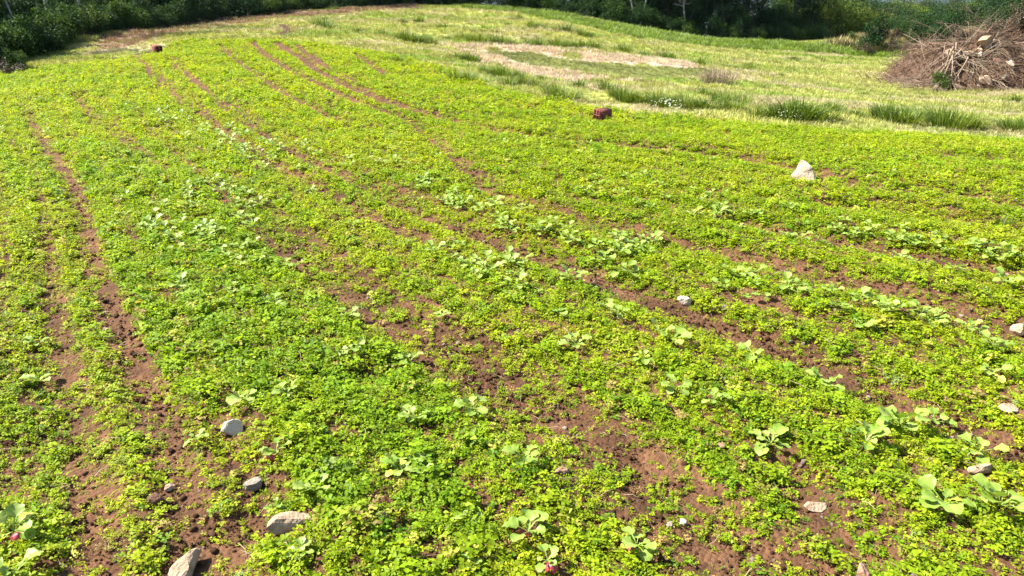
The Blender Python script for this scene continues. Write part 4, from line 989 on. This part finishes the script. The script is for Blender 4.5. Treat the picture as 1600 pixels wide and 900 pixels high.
BR = [  # x, y on the heap, direction, length, radius, label
    (.25, .75, (-.75, -.6, -.25), 1.9, .035, 'bleached branch sweeping down left across the front of the pile'),
    (.45, .8, (.55, -.75, -.25), 1.6, .032, 'bleached branch forking down the middle of the pile'),
    (.6, 1.0, (.9, -.35, -.1), 2.2, .035, 'long bleached branch arching right over the pile'),
    (.55, 1.2, (.25, -.2, .95), 1.4, .03, 'bare branch standing up from the centre of the pile'),
    (.9, 1.5, (.45, .1, .85), 1.5, .028, 'bare branch rising towards the top of the pile'),
    (-.1, .8, (-.85, -.1, .35), 1.5, .025, 'thin bleached branch poking out to the left'),
    (-.9, .5, (-.95, -.2, .12), 1.5, .025, 'lowest bare branch pointing left over the grass'),
    (.1, .6, (-.2, -.9, -.3), 1.2, .028, 'short bleached branch hanging down the front'),
    (1.3, 1.0, (.7, -.6, -.15), 1.8, .03, 'bleached branch right of centre reaching down to the ground'),
    (1.9, 1.2, (.85, -.45, -.05), 1.9, .03, 'long brown branch along the right front of the pile'),
    (2.4, 2.2, (-.2, -.2, .95), 1.2, .025, 'upright dead stick on the pile top'),
    (2.9, 2.2, (.5, -.3, .8), 1.2, .025, 'slanting dead stick at the pile top by the right edge'),
    (1.2, 1.9, (-.9, .1, .3), 1.3, .025, 'bare branch lying left along the crest of the pile'),
    (.0, 1.6, (-.6, .1, .7), 1.3, .022, 'grey branch with fine twigs on the left shoulder of the pile'),
    (-.5, 1.1, (-.8, -.3, .15), 1.4, .024, 'grey branch lying on the left shoulder of the pile'),
    (3.2, 1.0, (-.5, -.8, -.1), 1.4, .028, 'brown branch at the far right foot of the pile'),
]
for i, (x, y, d, ln, rad, lab) in enumerate(BR):
    x -= .9; ln *= .72 if d[2] > .3 else 1
    d = np.array(d, float); d /= np.linalg.norm(d)
    tag(branch(700 + i, on_pile(x, y) + [0, 0, .05], d, ln, rad * (.62 if d[2] < .3 else .3), bleach_m if i not in (9, 15, 13) else drytwig_m, sub=10, droop=.5 if d[2] < .3 else .15), lab, 'branch')
rb = np.random.default_rng(79)
def surf(x, y, lift): return np.array([x + PB[0], y + PB[1], gz1(x + PB[0], y + PB[1]) + float(pile_h(np.array([x]), np.array([y]))[0]) + lift])
for i in range(22):                                  # the pale crown of the felled tree, spread over the front of the heap
    g = Geo(); th = R(-178 + i * 8.2 + rb.normal(0, 5)); x0, y0 = -.62 + rb.normal(0, .14), 1.0 + rb.normal(0, .12); ln = rb.uniform(.9, 1.9) * (1.15 if abs(math.cos(th)) > .6 else .8); O = surf(x0, y0, .28)
    def run(xa, ya, th, ln, r0, l0, lv_):
        pts = []; n_ = 8; x, y = xa, ya; t_ = th
        for k in range(n_ + 1):
            f = k / n_; pts.append(surf(x, y, l0 * (1 - f) ** 1.2 + .05 + .05 * math.sin(f * 3))); t_ += rb.normal(0, .09); x += math.cos(t_) * ln / n_; y += math.sin(t_) * ln / n_ * .75
            if lv_ < 2 and k in (2, 3, 4, 5, 6) and rb.uniform() < .75: run(x, y, t_ + rb.choice([-1, 1]) * rb.uniform(.3, .7), ln * rb.uniform(.3, .55), r0 * .5 * (1 - .5 * f), l0 * (1 - f) ** 1.2 + .02, lv_ + 1)
        g.tube(np.array(pts) - O, [r0 * (1 - .8 * k / n_) for k in range(n_ + 1)], k=5, lv=float(rb.uniform(.2, 1)))
    run(x0, y0, th, ln, rb.uniform(.010, .020), .34, 0)
    tag(obj('dead_branch', g.mesh('dead_branch', bleach_m), loc=O), 'bleached forked branch fanning down over the front of the brush pile', 'branch', 'fanned bleached branches of the brush pile')
for i in range(30):
    x, y = rb.uniform(-1.4, 4.2), rb.uniform(.1, 2.6); a = math.atan2(y - 1.5, x - 1.0) + rb.normal(0, .8); d = np.array([math.cos(a), math.sin(a), rb.uniform(-.15, .75)]); d /= np.linalg.norm(d)
    tag(branch(760 + i, on_pile(x, y), d, rb.uniform(.7, 1.6), rb.uniform(.010, .02), (drytwig_m, bleach_m, drytwig_m)[i % 3], sub=6, droop=.4), 'forked dry branch tangled in the brush pile', 'branch', 'tangled branches of the brush pile')
g = Geo(); r = np.random.default_rng(78)       # matted brown twigs
for k in range(3800):
    x = r.uniform(-2.4, 4.5); y = r.uniform(-.35, 2.8); h = float(pile_h(np.array([x]), np.array([y]))[0])
    if h < .02 and r.uniform() < .9: continue
    p = on_pile(x, y); a = math.atan2(y - 1.4, (x + .3) * .8) + r.normal(0, .7); ln = r.uniform(.2, .95) * (.55 if x < -1 else 1)
    d = np.array([math.cos(a), math.sin(a), r.normal(-.12, .42)]); q = p + d * ln; q[2] = max(q[2], surf(q[0] - PB[0], q[1] - PB[1], .02)[2])
    m = (p + q) / 2 + [0, 0, r.uniform(.03, .2)]; g.tube([p + [0, 0, r.uniform(0, .1)], m, q], [.006 * r.lognormal(.2, .6), .005, .002], k=3, lv=float(np.clip(r.beta(1.6, 2.2), 0, 1)))
tag(obj('twig_mat', g.mesh('twig_mat', twig_m)), 'matted brown twigs and brushwood covering the heap', 'brushwood', kind='stuff')
for i, (a, b, d_, dims, lab) in enumerate([
    (1537, 74, 1.9, (.42, .34, .30), 'big pale rock near the top of the brush pile'), (1545, 66, 2.2, (.34, .22, .12), 'flat pale rock on top of the big one'), (1528, 84, 1.7, (.30, .22, .15), 'pale rock under the big rock'), (1544, 80, 1.8, (.26, .2, .14), 'rock right of the big rock'),
    (1520, 90, 1.5, (.30, .24, .14), 'tan rock in the rock cluster'), (1532, 91, 1.5, (.26, .2, .13), 'small tan rock in the rock cluster'), (1512, 86, 1.6, (.20, .16, .10), 'small flat rock left of the cluster'), (1495, 96, 1.2, (.32, .28, .26), 'yellowish rock at the centre of the brush pile'),
    (1482, 93, 1.25, (.30, .26, .26), 'tan rock left of the yellowish rock'), (1490, 104, 1.05, (.24, .2, .16), 'lower yellowish rock among branches'), (1540, 133, .1, (.32, .24, .22), 'beige rock at the front foot of the brush pile'), (1568, 128, .3, (.26, .2, .16), 'grey rock at the right front foot of the pile'), (1530, 141, -.1, (.18, .15, .1), 'small rock on the grass before the pile'),
    (1578, 105, 1.2, (.22, .18, .14), 'tan rock on the right flank of the pile'), (1555, 100, 1.3, (.2, .18, .14), 'grey rock below the rock cluster'), (1500, 134, .1, (.2, .16, .12), 'reddish rock at the foot of the pile')]):
    q = hit(a, b, pile_top); gzp = q[2]
    tag(obj('rock', stone_mesh(200 + i, dims, *((BEIGE, PALE, BEIGE, GREY)[i % 4] if i < 14 else RUST), name='rock'), loc=(q[0], q[1], gzp + dims[2] * .34 + .05), rot=(rng.normal(0, .15), rng.normal(0, .2), rng.uniform(0, 3))), lab, 'rock')
q = on_pile(-1.05, .45); plant('leafy_sprig', BUSH[1], (q[0], q[1], q[2] - .03), 'fresh green leafy sprig on the left side of the brush pile', 'sprig', None, .55, ('stem', 'foliage'))
for x, y, sc_, lab in [(3.4, 1.6, .7, 'brown leafy brush on the right flank of the pile'), (2.3, 2.5, .8, 'withered brush on the top of the pile'), (1.3, 2.3, .7, 'withered rusty brush behind the pile crest'), (3.9, 2.2, .9, 'withered brush on the pile at the right edge'), (.3, 2.2, .6, 'small withered brush on the back left of the pile')]:
    q = on_pile(x, y); plant('withered_brush', BUSH[5], (q[0], q[1], q[2] - .1), lab, 'brush', None, sc_, ('stem', 'foliage'))

# ================================================================== AIR: thin haze so the far hills fade blue
bm = bmesh.new(); bmesh.ops.create_cube(bm, size=1)
hz_me = bpy.data.meshes.new('haze'); bm.to_mesh(hz_me); bm.free()
hm, t, N, L = newmat('haze'); ho = N('ShaderNodeOutputMaterial'); hv = N('ShaderNodeVolumePrincipled')
hv.inputs['Color'].default_value = (.55, .74, 1, 1); hv.inputs['Density'].default_value = .00005; hv.inputs['Anisotropy'].default_value = .2
L(hv.outputs[0], ho.inputs['Volume']); hz_me.materials.append(hm)
hzo = obj('haze', hz_me, loc=(0, 40, 130), scale=(10800, 10800, 460)); tag(hzo, 'thin bluish haze over the distant valley', 'haze', kind='stuff')
